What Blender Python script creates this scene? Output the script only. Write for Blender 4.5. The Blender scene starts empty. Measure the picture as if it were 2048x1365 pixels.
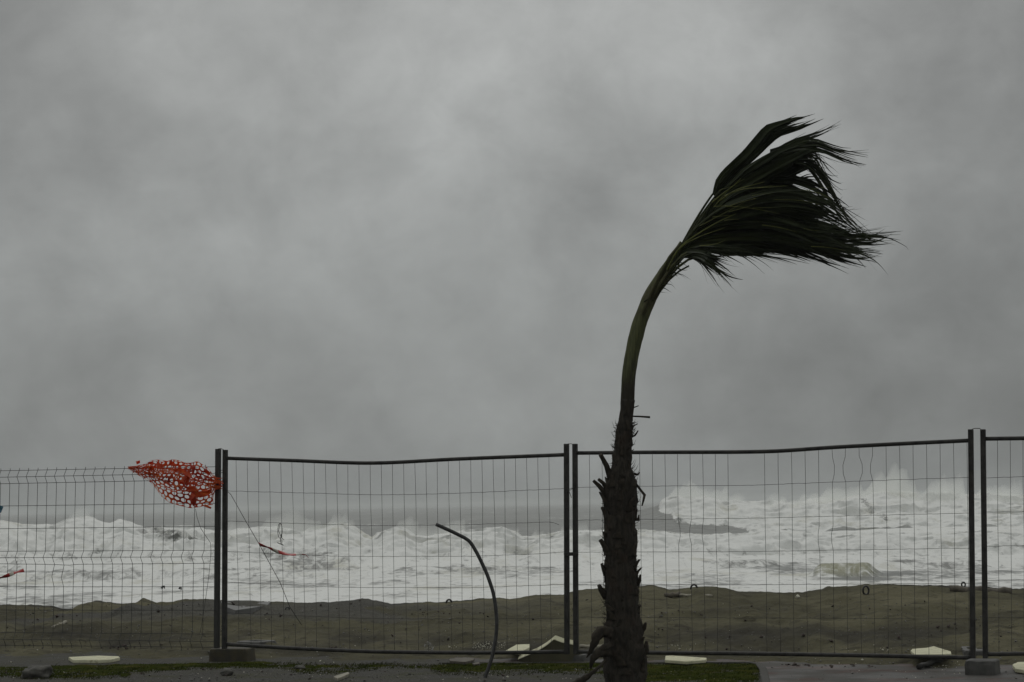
import bpy, math, random
import numpy as np
from mathutils import Vector

# ------------------------------------------------------------------ camera, sky, sun, exposure
SC = bpy.context.scene
COL = SC.collection
FPX = 4551.0                                   # focal length in pixels of the 2048 px wide photograph (80 mm)
CAM = Vector((0.0, 0.0, 1.5))
PITCH, ROLL = math.radians(4.10), math.radians(1.04)
F = Vector((0, math.cos(PITCH), math.sin(PITCH)))
_r0, _u0 = Vector((1, 0, 0)), Vector((0, -math.sin(PITCH), math.cos(PITCH)))
R = _r0 * math.cos(ROLL) - _u0 * math.sin(ROLL)
U = _u0 * math.cos(ROLL) + _r0 * math.sin(ROLL)

cam_data = bpy.data.cameras.new("camera")
cam_data.lens, cam_data.sensor_width = 36.0 * FPX / 2048.0, 36.0
cam_data.clip_start, cam_data.clip_end = 0.1, 20000.0
cam = bpy.data.objects.new("camera", cam_data)
COL.objects.link(cam)
from mathutils import Matrix
cam.matrix_world = Matrix(((R.x, U.x, -F.x, CAM.x), (R.y, U.y, -F.y, CAM.y), (R.z, U.z, -F.z, CAM.z), (0, 0, 0, 1)))
SC.camera = cam

SC.view_settings.view_transform = 'Standard'
SC.view_settings.look = 'None'
SC.view_settings.exposure = 0.0
SC.view_settings.gamma = 1.0
SC.cycles.max_bounces = 6
SC.cycles.diffuse_bounces = 3
SC.cycles.volume_bounces = 3
SC.cycles.transparent_max_bounces = 12
SC.cycles.use_denoising = True

SUN_EL, SUN_AZ = math.radians(52), math.radians(-8)      # azimuth from +Y (over the sea), a little to the left
sun_d = bpy.data.lights.new("sun", 'SUN')
sun_d.energy, sun_d.angle, sun_d.color = 0.5, math.radians(40), (1.0, 0.98, 0.95)
sun = bpy.data.objects.new("sun", sun_d)
COL.objects.link(sun)
sdir = Vector((math.sin(SUN_AZ) * math.cos(SUN_EL), math.cos(SUN_AZ) * math.cos(SUN_EL), math.sin(SUN_EL)))
sun.rotation_euler = sdir.to_track_quat('Z', 'Y').to_euler()
sun.location = (0, 30, 40)


def ray(px, py):
    return F * FPX + R * (px - 1024.0) - U * (py - 682.5)


def P(px, py, Y):
    """point at depth Y (metres along +Y) seen at a photograph pixel"""
    d = ray(px, py)
    return CAM + d * (Y / d.y)


def G(px, py, z=0.0):
    d = ray(px, py)
    return CAM + d * ((z - CAM.z) / d.z)


def proj(p):
    q = Vector(p) - CAM
    w = q.dot(F)
    return 1024 + FPX * q.dot(R) / w, 682.5 - FPX * q.dot(U) / w


class NT:
    """small node-tree writer"""
    def __init__(self, tree):
        self.t = tree
        tree.nodes.clear()

    def n(self, kind, ins=None, **kw):
        nd = self.t.nodes.new(kind)
        for k, v in kw.items():
            setattr(nd, k, v)
        for k, v in (ins or {}).items():
            s = nd.inputs[k]
            if isinstance(v, bpy.types.NodeSocket):
                self.t.links.new(v, s)
            else:
                s.default_value = v
        return nd

    def m(self, op, a, b=None, c=None, clamp=False):
        nd = self.t.nodes.new('ShaderNodeMath')
        nd.operation, nd.use_clamp = op, clamp
        for i, v in enumerate((a, b, c)):
            if v is None:
                continue
            if isinstance(v, bpy.types.NodeSocket):
                self.t.links.new(v, nd.inputs[i])
            else:
                nd.inputs[i].default_value = v
        return nd.outputs[0]

    def noise(self, vec, scale, detail=4.0, rough=0.55, dist=0.0):
        return self.n('ShaderNodeTexNoise', {'Vector': vec, 'Scale': scale, 'Detail': detail, 'Roughness': rough, 'Distortion': dist}).outputs['Fac']

    def ramp(self, fac, stops):
        nd = self.t.nodes.new('ShaderNodeValToRGB')
        cr = nd.color_ramp
        while len(cr.elements) < len(stops):
            cr.elements.new(0.5)
        for e, (p, c) in zip(cr.elements, stops):
            e.position = p
            e.color = (*c, 1.0) if len(c) == 3 else c
        self.t.links.new(fac, nd.inputs[0])
        return nd.outputs[0]

    def smooth(self, v, a, b, lo=0.0, hi=1.0):
        nd = self.n('ShaderNodeMapRange', {'Value': v, 'From Min': a, 'From Max': b, 'To Min': lo, 'To Max': hi}, interpolation_type='SMOOTHSTEP')
        return nd.outputs[0]

    def mix(self, fac, a, b, mode='MIX'):
        nd = self.t.nodes.new('ShaderNodeMix')
        nd.data_type, nd.blend_type = 'RGBA', mode
        for s, v in ((nd.inputs[0], fac), (nd.inputs[6], a), (nd.inputs[7], b)):
            if isinstance(v, bpy.types.NodeSocket):
                self.t.links.new(v, s)
            elif isinstance(v, (tuple, list)):
                s.default_value = (*v, 1.0) if len(v) == 3 else v
            else:
                s.default_value = v
        return nd.outputs[2]


# ---- the storm sky: a sky texture veiled by a thick, uneven cloud deck
world = bpy.data.worlds.new("World")
SC.world = world
world.use_nodes = True
W = NT(world.node_tree)
tc = W.n('ShaderNodeTexCoord').outputs['Generated']
sky = W.n('ShaderNodeTexSky', sky_type='NISHITA', sun_disc=False, sun_elevation=SUN_EL, sun_rotation=SUN_AZ, air_density=1.0, dust_density=3.0)
sep = W.n('ShaderNodeSeparateXYZ', {'Vector': tc})
zup = W.m('MAXIMUM', sep.outputs['Z'], 0.0)
stretch = W.n('ShaderNodeMapping', {'Vector': tc, 'Scale': (1.0, 1.0, 1.7)}).outputs[0]
puff = W.n('ShaderNodeMapping', {'Vector': tc, 'Scale': (1.0, 1.0, 1.15)}).outputs[0]
n1 = W.noise(stretch, 6.0, 5.0, 0.50, 0.15)
n2 = W.noise(puff, 17.0, 6.0, 0.56, 0.35)
n3 = W.noise(puff, 46.0, 5.0, 0.6, 0.4)
base = W.m('MULTIPLY_ADD', zup, 4.7, 2.28)             # a cloud deck is brighter overhead than at the horizon
base = W.m('MINIMUM', base, 5.2)
cl = W.m('MULTIPLY_ADD', n1, 0.60, 0.70)
cl2 = W.m('MULTIPLY_ADD', n2, 0.62, 0.69)
lum = W.m('MULTIPLY', W.m('MULTIPLY', base, cl), W.m('MULTIPLY', cl2, W.m('MULTIPLY_ADD', n3, 0.24, 0.88)))


def cloud_bank(px, py, sig_px, amp, squash=1.0):
    """a soft thick or thin patch of the deck in a given direction of the sky"""
    global lum
    d = ray(px, py).normalized()
    df = W.n('ShaderNodeVectorMath', {0: tc, 1: d}, operation='SUBTRACT').outputs[0]
    df = W.n('ShaderNodeVectorMath', {0: df, 1: (1.0, 1.0, squash)}, operation='MULTIPLY').outputs[0]
    ln = W.n('ShaderNodeVectorMath', {0: df}, operation='LENGTH').outputs['Value']
    wob = W.m('MULTIPLY_ADD', n2, 0.9, 0.55)
    q = W.m('MULTIPLY', W.m('MULTIPLY', ln, FPX and 4551.0 / sig_px), wob)
    g = W.m('POWER', 2.718, W.m('MULTIPLY', W.m('MULTIPLY', q, q), -0.5))
    lum = W.m('MULTIPLY', lum, W.m('MULTIPLY_ADD', g, amp, 1.0))


cloud_bank(1050, 180, 380, 0.36, 1.2)
cloud_bank(330, 400, 320, 0.13, 1.2)
cloud_bank(740, 335, 75, -0.13, 2.0)
cloud_bank(1190, 345, 130, -0.13, 1.5)
cloud_bank(1330, 300, 120, -0.10, 1.6)
cloud_bank(1500, 130, 200, 0.08, 1.3)
cloud_bank(30, 120, 260, -0.20, 1.0)
cloud_bank(1850, 760, 330, -0.20, 1.5)
cloud_bank(1650, 720, 90, -0.05, 1.5)
cloud_bank(900, 460, 220, -0.06, 2.5)
cloud_bank(2000, 330, 220, -0.10, 1.2)
cloud_bank(700, -50, 900, -0.12, 6.0)
cloud_bank(2060, 10, 260, -0.12, 1.0)  # upper right corner darkened like a vignette, painted into the sky
cloud_bank(-20, 760, 260, -0.09, 1.0)  # left edge darkened the same way, vignette painted into the sky
cloud_bank(1560, 40, 90, -0.05, 1.4)
cloud_bank(660, 190, 80, -0.04, 2.0)
cloud_bank(420, 600, 130, -0.04, 1.6)
tint = W.mix(W.smooth(zup, 0.0, 0.25), (0.955, 1.0, 0.992), (0.978, 1.0, 0.982))
cloud_col = W.mix(1.0, tint, W.n('ShaderNodeCombineColor', {0: lum, 1: lum, 2: lum}).outputs[0], 'MULTIPLY')
skyc = W.mix(0.985, sky.outputs[0], cloud_col)
bg = W.n('ShaderNodeBackground', {'Color': skyc, 'Strength': 0.10})
W.n('ShaderNodeOutputWorld', {'Surface': bg.outputs[0]})

# ------------------------------------------------------------------ noise on the CPU for terrain and waves


def _h(ix, iy, iz, seed):
    n = (ix * 374761393 + iy * 668265263 + iz * 1440662683 + seed * 1274126177) & 0xFFFFFFFF
    n = ((n ^ (n >> 13)) * 1274126177) & 0xFFFFFFFF
    n = ((n ^ (n >> 16)) * 2246822519) & 0xFFFFFFFF
    return ((n ^ (n >> 15)) & 0xFFFFFF).astype(np.float64) / 0xFFFFFF


def vnoise(x, y, z=0.0, seed=0):
    x, y, z = np.broadcast_arrays(np.asarray(x, float), np.asarray(y, float), np.asarray(z, float))
    fx, fy, fz = np.floor(x), np.floor(y), np.floor(z)
    ix, iy, iz = fx.astype(np.int64), fy.astype(np.int64), fz.astype(np.int64)
    tx, ty, tz = x - fx, y - fy, z - fz
    tx, ty, tz = [t * t * t * (t * (t * 6 - 15) + 10) for t in (tx, ty, tz)]
    out = 0
    for dx in (0, 1):
        for dy in (0, 1):
            for dz in (0, 1):
                w = (tx if dx else 1 - tx) * (ty if dy else 1 - ty) * (tz if dz else 1 - tz)
                out = out + w * _h(ix + dx, iy + dy, iz + dz, seed)
    return out


def fbm(x, y, z=0.0, seed=0, octv=4, gain=0.5):
    a, s, t = 1.0, 0.0, 0.0
    for k in range(octv):
        f = 2.03 ** k
        s = s + a * vnoise(np.asarray(x) * f, np.asarray(y) * f, np.asarray(z) * f, seed + 17 * k)
        t += a
        a *= gain
    return s / t


def billow(x, y, z=0.0, seed=0, octv=4, gain=0.55):
    a, s, t = 1.0, 0.0, 0.0
    for k in range(octv):
        f = 2.07 ** k
        s = s + a * (1 - np.abs(2 * vnoise(np.asarray(x) * f, np.asarray(y) * f, np.asarray(z) * f, seed + 31 * k) - 1))
        t += a
        a *= gain
    return s / t


def sst(v, a, b):
    t = np.clip((v - a) / (b - a), 0, 1)
    return t * t * (3 - 2 * t)


# ------------------------------------------------------------------ mesh helpers
RNG = random.Random(7)


class MB:
    def __init__(self):
        self.v, self.f = [], []

    def add(self, vs, fs):
        b = len(self.v)
        self.v += [tuple(p) for p in vs]
        self.f += [tuple(i + b for i in f) for f in fs]
        return b

    def tube(self, pts, rad, sides=6, cap=True, squash=None):
        pts = [Vector(p) for p in pts]
        n = len(pts)
        rads = rad if isinstance(rad, (list, tuple)) else [rad] * n
        up = None
        rings = []
        for i, p in enumerate(pts):
            t = (pts[min(i + 1, n - 1)] - pts[max(i - 1, 0)])
            t = t.normalized() if t.length > 1e-9 else Vector((0, 0, 1))
            if up is None:
                up = t.orthogonal().normalized()
            else:
                up = (up - t * up.dot(t))
                up = up.normalized() if up.length > 1e-9 else t.orthogonal().normalized()
            sd = t.cross(up)
            rings.append([p + (up * math.cos(2 * math.pi * k / sides) + sd * math.sin(2 * math.pi * k / sides)) * rads[i] for k in range(sides)])
        vs = [q for r in rings for q in r]
        fs = []
        for i in range(n - 1):
            for k in range(sides):
                a, b = i * sides + k, i * sides + (k + 1) % sides
                fs.append((a, b, b + sides, a + sides))
        if cap:
            fs.append(tuple(range(sides))[::-1])
            fs.append(tuple((n - 1) * sides + k for k in range(sides)))
        self.add(vs, fs)

    def box(self, c, sx, sy, sz, ax=None, ay=None, az=None):
        c = Vector(c)
        ax, ay, az = ax or Vector((1, 0, 0)), ay or Vector((0, 1, 0)), az or Vector((0, 0, 1))
        vs = [c + ax * (sx * i / 2) + ay * (sy * j / 2) + az * (sz * k / 2) for k in (-1, 1) for j in (-1, 1) for i in (-1, 1)]
        self.add(vs, [(0, 2, 3, 1), (4, 5, 7, 6), (0, 1, 5, 4), (2, 6, 7, 3), (0, 4, 6, 2), (1, 3, 7, 5)])

    def slab(self, top, thick, nrm=Vector((0, 0, 1)), jig=0.0, sub=1):
        """polygon outline extruded down by thick"""
        pts = []
        for i, p in enumerate(top):
            q = Vector(top[(i + 1) % len(top)])
            for s in range(sub):
                w = Vector(p).lerp(q, s / sub)
                if jig and s:
                    w = w + Vector((RNG.uniform(-jig, jig), RNG.uniform(-jig, jig), 0))
                pts.append(w)
        n = len(pts)
        a = sum(((pts[i].x * pts[(i + 1) % n].y - pts[(i + 1) % n].x * pts[i].y) for i in range(n)))
        if a < 0:
            pts.reverse()
        vs = pts + [p - nrm * thick for p in pts]
        fs = [tuple(range(n)), tuple(range(2 * n - 1, n - 1, -1))]
        for i in range(n):
            j = (i + 1) % n
            fs.append((i, i + n, j + n, j))
        self.add(vs, fs)

    def build(self, name, mat, parent=None, origin=None, smooth=False, bevel=0.0, rough=0.0):
        o0 = Vector(origin) if origin is not None else (parent.location.copy() if parent is not None and origin is None and parent.parent is None else Vector((0, 0, 0)))
        if parent is not None:
            base = Vector((0, 0, 0))
            q = parent
            while q is not None:
                base += q.location
                q = q.parent
            o0 = base
        me = bpy.data.meshes.new(name)
        me.from_pydata([tuple(Vector(p) - o0) for p in self.v], [], self.f)
        me.materials.append(mat)
        if smooth:
            me.polygons.foreach_set('use_smooth', [True] * len(me.polygons))
        me.update()
        ob = bpy.data.objects.new(name, me)
        COL.objects.link(ob)
        if parent is not None:
            ob.parent = parent
        else:
            ob.location = o0
        if bevel:
            b = ob.modifiers.new('bevel', 'BEVEL')
            b.width, b.segments, b.limit_method = bevel, 2, 'ANGLE'
        return ob


def tag(o, label, cat, group=None, kind=None):
    o['label'] = label
    o['category'] = cat
    if group:
        o['group'] = group
    if kind:
        o['kind'] = kind
    return o


def empty(name, loc):
    o = bpy.data.objects.new(name, None)
    o.location = loc
    o.empty_display_size = 0.2
    COL.objects.link(o)
    return o


def grid_mesh(name, X, Y, Z, mat, attrs=None, smooth=True):
    """X, Y, Z: 2D arrays (rows, columns)"""
    nr, nc = X.shape
    me = bpy.data.meshes.new(name)
    co = np.stack([X, Y, Z], -1).reshape(-1, 3)
    i = np.arange((nr - 1) * (nc - 1))
    r, c = i // (nc - 1), i % (nc - 1)
    a = r * nc + c
    quads = np.stack([a, a + 1, a + nc + 1, a + nc], -1)
    me.vertices.add(len(co))
    me.vertices.foreach_set('co', co.ravel())
    me.loops.add(quads.size)
    me.loops.foreach_set('vertex_index', quads.ravel().astype(np.int32))
    me.polygons.add(len(quads))
    me.polygons.foreach_set('loop_start', (np.arange(len(quads)) * 4).astype(np.int32))
    me.polygons.foreach_set('loop_total', np.full(len(quads), 4, np.int32))
    if smooth:
        me.polygons.foreach_set('use_smooth', np.ones(len(quads), bool))
    me.update(calc_edges=True)
    for k, v in (attrs or {}).items():
        at = me.attributes.new(k, 'FLOAT', 'POINT')
        at.data.foreach_set('value', v.ravel().astype(np.float32))
    me.materials.append(mat)
    o = bpy.data.objects.new(name, me)
    COL.objects.link(o)
    return o


# ------------------------------------------------------------------ materials


def new_mat(name):
    m = bpy.data.materials.new(name)
    m.use_nodes = True
    return m, NT(m.node_tree)


def simple(name, c1, c2, scale=20.0, rough=0.6, bump=0.15, bscale=None, metal=0.0, spec=0.5, detail=5.0, dist=0.003):
    m, t = new_mat(name)
    co = t.n('ShaderNodeTexCoord').outputs['Object']
    f = t.noise(co, scale, detail)
    col = t.ramp(f, [(0.32, c1), (0.68, c2)])
    hb = t.noise(co, bscale or scale * 4, 5.0, 0.6)
    bp = t.n('ShaderNodeBump', {'Strength': bump, 'Distance': dist, 'Height': hb})
    p = t.n('ShaderNodeBsdfPrincipled', {'Base Color': col, 'Roughness': rough, 'Metallic': metal, 'Specular IOR Level': spec, 'Normal': bp.outputs[0]})
    t.n('ShaderNodeOutputMaterial', {'Surface': p.outputs[0]})
    return m


M = {}
M['steel'] = simple('weathered_galvanised_steel', (0.018, 0.018, 0.017), (0.050, 0.048, 0.044), 14, 0.6, 0.3, metal=0.3, spec=0.3)
M['wire'] = simple('dull_wire', (0.022, 0.022, 0.020), (0.055, 0.052, 0.045), 30, 0.6, 0.1, metal=0.2)
M['green_wire'] = simple('coated_wire', (0.016, 0.018, 0.016), (0.03, 0.032, 0.028), 30, 0.6, 0.1)
M['post'] = simple('dark_painted_post', (0.014, 0.014, 0.013), (0.032, 0.031, 0.028), 12, 0.55, 0.2)
M['pole'] = simple('bent_pole_steel', (0.020, 0.021, 0.021), (0.048, 0.048, 0.047), 16, 0.5, 0.2, metal=0.3)
M['concrete'] = simple('wet_concrete', (0.035, 0.035, 0.032), (0.085, 0.083, 0.076), 9, 0.7, 0.5, 60)
M['mossy'] = simple('mossy_concrete', (0.022, 0.022, 0.018), (0.060, 0.048, 0.022), 9, 0.8, 0.5, 60)
M['slabc'] = simple('broken_concrete_slab', (0.085, 0.085, 0.080), (0.15, 0.15, 0.145), 4, 0.75, 0.5, 40)
def board_mat():
    m, t = new_mat('pale_foam_board')
    co = t.n('ShaderNodeTexCoord').outputs['Object']
    c = t.ramp(t.noise(co, 7, 5), [(0.3, (0.48, 0.47, 0.33)), (0.7, (0.64, 0.625, 0.45))])
    c = t.mix(t.smooth(t.noise(co, 11, 6, 0.7), 0.52, 0.68, 0, 0.7), c, (0.22, 0.20, 0.12))
    c = t.mix(t.smooth(t.noise(co, 60, 4, 0.7), 0.60, 0.72, 0, 0.6), c, (0.12, 0.11, 0.07))
    bp = t.n('ShaderNodeBump', {'Strength': 0.4, 'Distance': 0.004, 'Height': t.noise(co, 110, 5)})
    p = t.n('ShaderNodeBsdfPrincipled', {'Base Color': c, 'Roughness': 0.85, 'Specular IOR Level': 0.2, 'Normal': bp.outputs[0]})
    t.n('ShaderNodeOutputMaterial', {'Surface': p.outputs[0]})
    return m


M['foamboard'] = board_mat()
M['foamshade'] = simple('shaded_foam_board', (0.055, 0.050, 0.028), (0.085, 0.078, 0.045), 6, 0.85, 0.35, 100)  # darkened copy of the pale board, shade put into the colour
M['crumb'] = simple('foam_crumbs', (0.45, 0.44, 0.34), (0.7, 0.69, 0.58), 30, 0.8, 0.2)
M['pebble'] = simple('beach_pebbles', (0.05, 0.048, 0.042), (0.17, 0.165, 0.15), 3, 0.7, 0.3)
M['rock'] = simple('weathered_rock', (0.045, 0.044, 0.038), (0.12, 0.115, 0.10), 12, 0.85, 0.8, 40, dist=0.01)
M['wood'] = simple('driftwood', (0.05, 0.043, 0.032), (0.12, 0.105, 0.08), 14, 0.85, 0.6, 50)
M['palewood'] = simple('pale_driftwood', (0.18, 0.17, 0.13), (0.30, 0.28, 0.22), 14, 0.85, 0.5, 50)
M['black'] = simple('black_rubber', (0.010, 0.010, 0.010), (0.02, 0.02, 0.02), 20, 0.5, 0.1)
M['rope'] = simple('thin_rope', (0.03, 0.03, 0.028), (0.06, 0.058, 0.05), 60, 0.8, 0.2)
M['blue'] = simple('blue_plastic', (0.02, 0.09, 0.14), (0.05, 0.16, 0.22), 20, 0.5, 0.2)
M['brownleaf'] = simple('brown_leaf_litter', (0.014, 0.011, 0.008), (0.04, 0.022, 0.014), 30, 0.8, 0.2)


def net_mat():
    m, t = new_mat('orange_safety_netting')
    co = t.n('ShaderNodeTexCoord').outputs['Object']
    col = t.ramp(t.noise(co, 5.5, 4), [(0.36, (0.48, 0.031, 0.007)), (0.5, (0.70, 0.098, 0.013)), (0.62, (0.78, 0.21, 0.035))])
    d = t.n('ShaderNodeBsdfPrincipled', {'Base Color': col, 'Roughness': 0.45})
    tr = t.n('ShaderNodeBsdfTranslucent', {'Color': col})
    s = t.n('ShaderNodeMixShader', {0: 0.55, 1: d.outputs[0], 2: tr.outputs[0]})
    t.n('ShaderNodeOutputMaterial', {'Surface': s.outputs[0]})
    return m


M['net'] = net_mat()


def tape_mat():
    m, t = new_mat('red_white_barrier_tape')
    at = t.n('ShaderNodeAttribute', attribute_name='stripe').outputs['Fac']
    red = t.smooth(t.m('SINE', t.m('MULTIPLY', at, 2 * math.pi * 2.2)), -0.75, -0.65)
    col = t.mix(red, (0.45, 0.42, 0.36), (0.36, 0.018, 0.014))
    p = t.n('ShaderNodeBsdfPrincipled', {'Base Color': col, 'Roughness': 0.4})
    t.n('ShaderNodeOutputMaterial', {'Surface': p.outputs[0]})
    return m


M['tape'] = tape_mat()


def plastic_mat():
    m, t = new_mat('torn_clear_plastic')
    co = t.n('ShaderNodeTexCoord').outputs['Object']
    a = t.smooth(t.noise(co, 25, 4), 0.4, 0.62, 0.12, 0.6)
    p = t.n('ShaderNodeBsdfPrincipled', {'Base Color': (0.3, 0.3, 0.29, 1), 'Roughness': 0.3, 'Alpha': a})
    t.n('ShaderNodeOutputMaterial', {'Surface': p.outputs[0]})
    return m


M['plastic'] = plastic_mat()


def sand_mat():
    m, t = new_mat('wet_dark_sand')
    co = t.n('ShaderNodeTexCoord').outputs['Object']
    big = t.noise(co, 0.55, 5, 0.6)
    mid = t.noise(co, 3.5, 6, 0.65)
    fine = t.noise(co, 45, 6, 0.7)
    c = t.ramp(big, [(0.32, (0.058, 0.054, 0.036)), (0.5, (0.092, 0.086, 0.053)), (0.66, (0.134, 0.124, 0.078))])
    c = t.mix(t.smooth(mid, 0.50, 0.70, 0, 0.55), c, (0.045, 0.041, 0.030))
    c = t.mix(t.smooth(fine, 0.56, 0.72, 0, 0.65), c, (0.030, 0.028, 0.021))
    mark = t.noise(t.n('ShaderNodeMapping', {'Vector': co, 'Scale': (1.0, 3.2, 3.0)}).outputs[0], 2.6, 5, 0.6, 0.5)
    c = t.mix(t.smooth(mark, 0.55, 0.68, 0, 0.6), c, (0.026, 0.024, 0.018))
    c = t.mix(t.smooth(fine, 0.42, 0.30, 0, 0.45), c, (0.17, 0.155, 0.115))
    speck = t.n('ShaderNodeTexVoronoi', {'Vector': co, 'Scale': 9.0}).outputs['Distance']
    c = t.mix(t.m('MULTIPLY', t.smooth(speck, 0.13, 0.07), t.smooth(mid, 0.52, 0.6)), c, (0.02, 0.018, 0.014))
    sc = t.n('ShaderNodeAttribute', attribute_name='scarp_shade').outputs['Fac']
    c = t.mix(t.m('MULTIPLY', sc, t.smooth(mid, 0.25, 0.5, 0.5, 1.0)), c, (0.036, 0.034, 0.029))  # steep sand faces painted darker, as if in shade
    gv = t.n('ShaderNodeAttribute', attribute_name='gravel').outputs['Fac']
    c = t.mix(t.m('MULTIPLY', gv, 0.8), c, t.ramp(fine, [(0.3, (0.03, 0.03, 0.028)), (0.7, (0.115, 0.112, 0.105))]))
    h = t.m('ADD', t.m('MULTIPLY', mid, 1.0), t.m('MULTIPLY', fine, 0.35))
    bp = t.n('ShaderNodeBump', {'Strength': 0.85, 'Distance': 0.045, 'Height': h})
    p = t.n('ShaderNodeBsdfPrincipled', {'Base Color': c, 'Roughness': 0.9, 'Specular IOR Level': 0.05, 'Normal': bp.outputs[0]})
    t.n('ShaderNodeOutputMaterial', {'Surface': p.outputs[0]})
    return m


def ground_mat(name, stops, wet, red=0.0, spec=0.12, moss=0.0):
    m, t = new_mat(name)
    co = t.n('ShaderNodeTexCoord').outputs['Object']
    big = t.noise(co, 1.3, 5, 0.6)
    fine = t.noise(co, 60, 6, 0.7)
    c = t.ramp(big, stops)
    c = t.mix(t.smooth(fine, 0.55, 0.7, 0, 0.6), c, tuple(x * 0.35 for x in stops[0][1]))
    c = t.mix(t.smooth(fine, 0.43, 0.3, 0, 0.5), c, tuple(min(1, x * 2.0) for x in stops[-1][1]))
    if red:
        c = t.mix(t.smooth(t.noise(co, 1.9, 3), 0.50, 0.62, 0, red), c, (0.072, 0.035, 0.027))
    if moss:
        c = t.mix(t.smooth(t.noise(co, 2.6, 6, 0.65), 0.46, 0.64, 0, moss), c, (0.040, 0.043, 0.014))
        c = t.mix(t.smooth(t.noise(co, 7.0, 5, 0.65), 0.55, 0.68, 0, 0.55), c, (0.018, 0.017, 0.013))
    hh_ = t.m('ADD', t.m('MULTIPLY', t.noise(co, 9.0, 5, 0.6), 1.6), t.m('MULTIPLY', fine, 0.5))
    bp = t.n('ShaderNodeBump', {'Strength': 0.7 if moss else 0.4, 'Distance': 0.035 if moss else 0.01, 'Height': hh_})
    rg = t.smooth(big, 0.35, 0.65, wet, 0.85)
    p = t.n('ShaderNodeBsdfPrincipled', {'Base Color': c, 'Roughness': rg, 'Specular IOR Level': spec, 'Normal': bp.outputs[0]})
    t.n('ShaderNodeOutputMaterial', {'Surface': p.outputs[0]})
    return m


M['sand'] = sand_mat()
M['soil'] = ground_mat('dark_gravelly_soil', [(0.3, (0.030, 0.029, 0.024)), (0.7, (0.070, 0.066, 0.056))], 0.7, moss=0.6)
M['pave'] = ground_mat('wet_pavement', [(0.3, (0.040, 0.038, 0.034)), (0.7, (0.066, 0.062, 0.055))], 0.5, 0.55, 0.2)
M['kerb'] = ground_mat('kerb_concrete', [(0.3, (0.045, 0.044, 0.039)), (0.7, (0.075, 0.072, 0.065))], 0.7)


def grass_mat():
    m, t = new_mat('storm_worn_grass')
    co = t.n('ShaderNodeTexCoord').outputs['Object']
    c = t.ramp(t.noise(co, 3.0, 5, 0.7), [(0.3, (0.019, 0.025, 0.005)), (0.5, (0.032, 0.040, 0.008)), (0.72, (0.072, 0.068, 0.018))])
    p = t.n('ShaderNodeBsdfPrincipled', {'Base Color': c, 'Roughness': 0.9, 'Specular IOR Level': 0.0})
    t.n('ShaderNodeOutputMaterial', {'Surface': p.outputs[0]})
    return m


M['grass'] = grass_mat()


def leaf_mat():
    m, t = new_mat('palm_leaf')
    co = t.n('ShaderNodeTexCoord').outputs['Object']
    at = t.n('ShaderNodeAttribute', attribute_name='young').outputs['Fac']
    c = t.ramp(t.noise(co, 5, 4, 0.6), [(0.3, (0.013, 0.018, 0.008)), (0.7, (0.026, 0.034, 0.012))])
    c = t.mix(at, c, (0.100, 0.115, 0.032))
    p = t.n('ShaderNodeBsdfPrincipled', {'Base Color': c, 'Roughness': 0.6, 'Specular IOR Level': 0.15})
    t.n('ShaderNodeOutputMaterial', {'Surface': p.outputs[0]})
    return m


M['leaf'] = leaf_mat()
M['petiole'] = simple('palm_petiole', (0.020, 0.025, 0.010), (0.036, 0.042, 0.014), 20, 0.6, 0.1, spec=0.15)
M['rib'] = simple('young_leaf_rib', (0.075, 0.085, 0.020), (0.14, 0.15, 0.04), 20, 0.6, 0.1, spec=0.15)
M['boot'] = simple('palm_leaf_base', (0.016, 0.014, 0.011), (0.050, 0.042, 0.032), 18, 0.9, 0.7, 70, spec=0.1)


def trunk_mat():
    m, t = new_mat('palm_trunk_fibre')
    co = t.n('ShaderNodeTexCoord').outputs['Object']
    st = t.n('ShaderNodeMapping', {'Vector': co, 'Scale': (1, 1, 0.25)}).outputs[0]
    a = t.noise(st, 45, 6, 0.65)
    b = t.noise(co, 6, 4)
    c = t.ramp(a, [(0.3, (0.013, 0.012, 0.010)), (0.7, (0.050, 0.043, 0.034))])
    c = t.mix(t.smooth(b, 0.5, 0.7, 0, 0.5), c, (0.034, 0.021, 0.014))
    bp = t.n('ShaderNodeBump', {'Strength': 0.9, 'Distance': 0.012, 'Height': a})
    p = t.n('ShaderNodeBsdfPrincipled', {'Base Color': c, 'Roughness': 0.9, 'Specular IOR Level': 0.15, 'Normal': bp.outputs[0]})
    t.n('ShaderNodeOutputMaterial', {'Surface': p.outputs[0]})
    return m


M['trunk'] = trunk_mat()


def neck_mat():
    m, t = new_mat('palm_leaf_sheath')
    co = t.n('ShaderNodeTexCoord').outputs['Object']
    st = t.n('ShaderNodeMapping', {'Vector': co, 'Scale': (1, 1, 0.08)}).outputs[0]
    a = t.noise(st, 60, 5, 0.6)
    b = t.noise(co, 5, 4)
    c = t.ramp(a, [(0.3, (0.040, 0.045, 0.020)), (0.7, (0.105, 0.112, 0.046))])
    c = t.mix(t.smooth(b, 0.45, 0.65, 0, 0.55), c, (0.055, 0.045, 0.024))
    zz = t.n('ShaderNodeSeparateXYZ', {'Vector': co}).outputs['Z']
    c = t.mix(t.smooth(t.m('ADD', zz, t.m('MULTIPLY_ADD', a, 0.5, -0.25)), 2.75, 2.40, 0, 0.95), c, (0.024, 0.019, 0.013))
    bp = t.n('ShaderNodeBump', {'Strength': 0.6, 'Distance': 0.006, 'Height': a})
    p = t.n('ShaderNodeBsdfPrincipled', {'Base Color': c, 'Roughness': 0.7, 'Specular IOR Level': 0.2, 'Normal': bp.outputs[0]})
    t.n('ShaderNodeOutputMaterial', {'Surface': p.outputs[0]})
    return m


M['neck'] = neck_mat()


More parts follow.
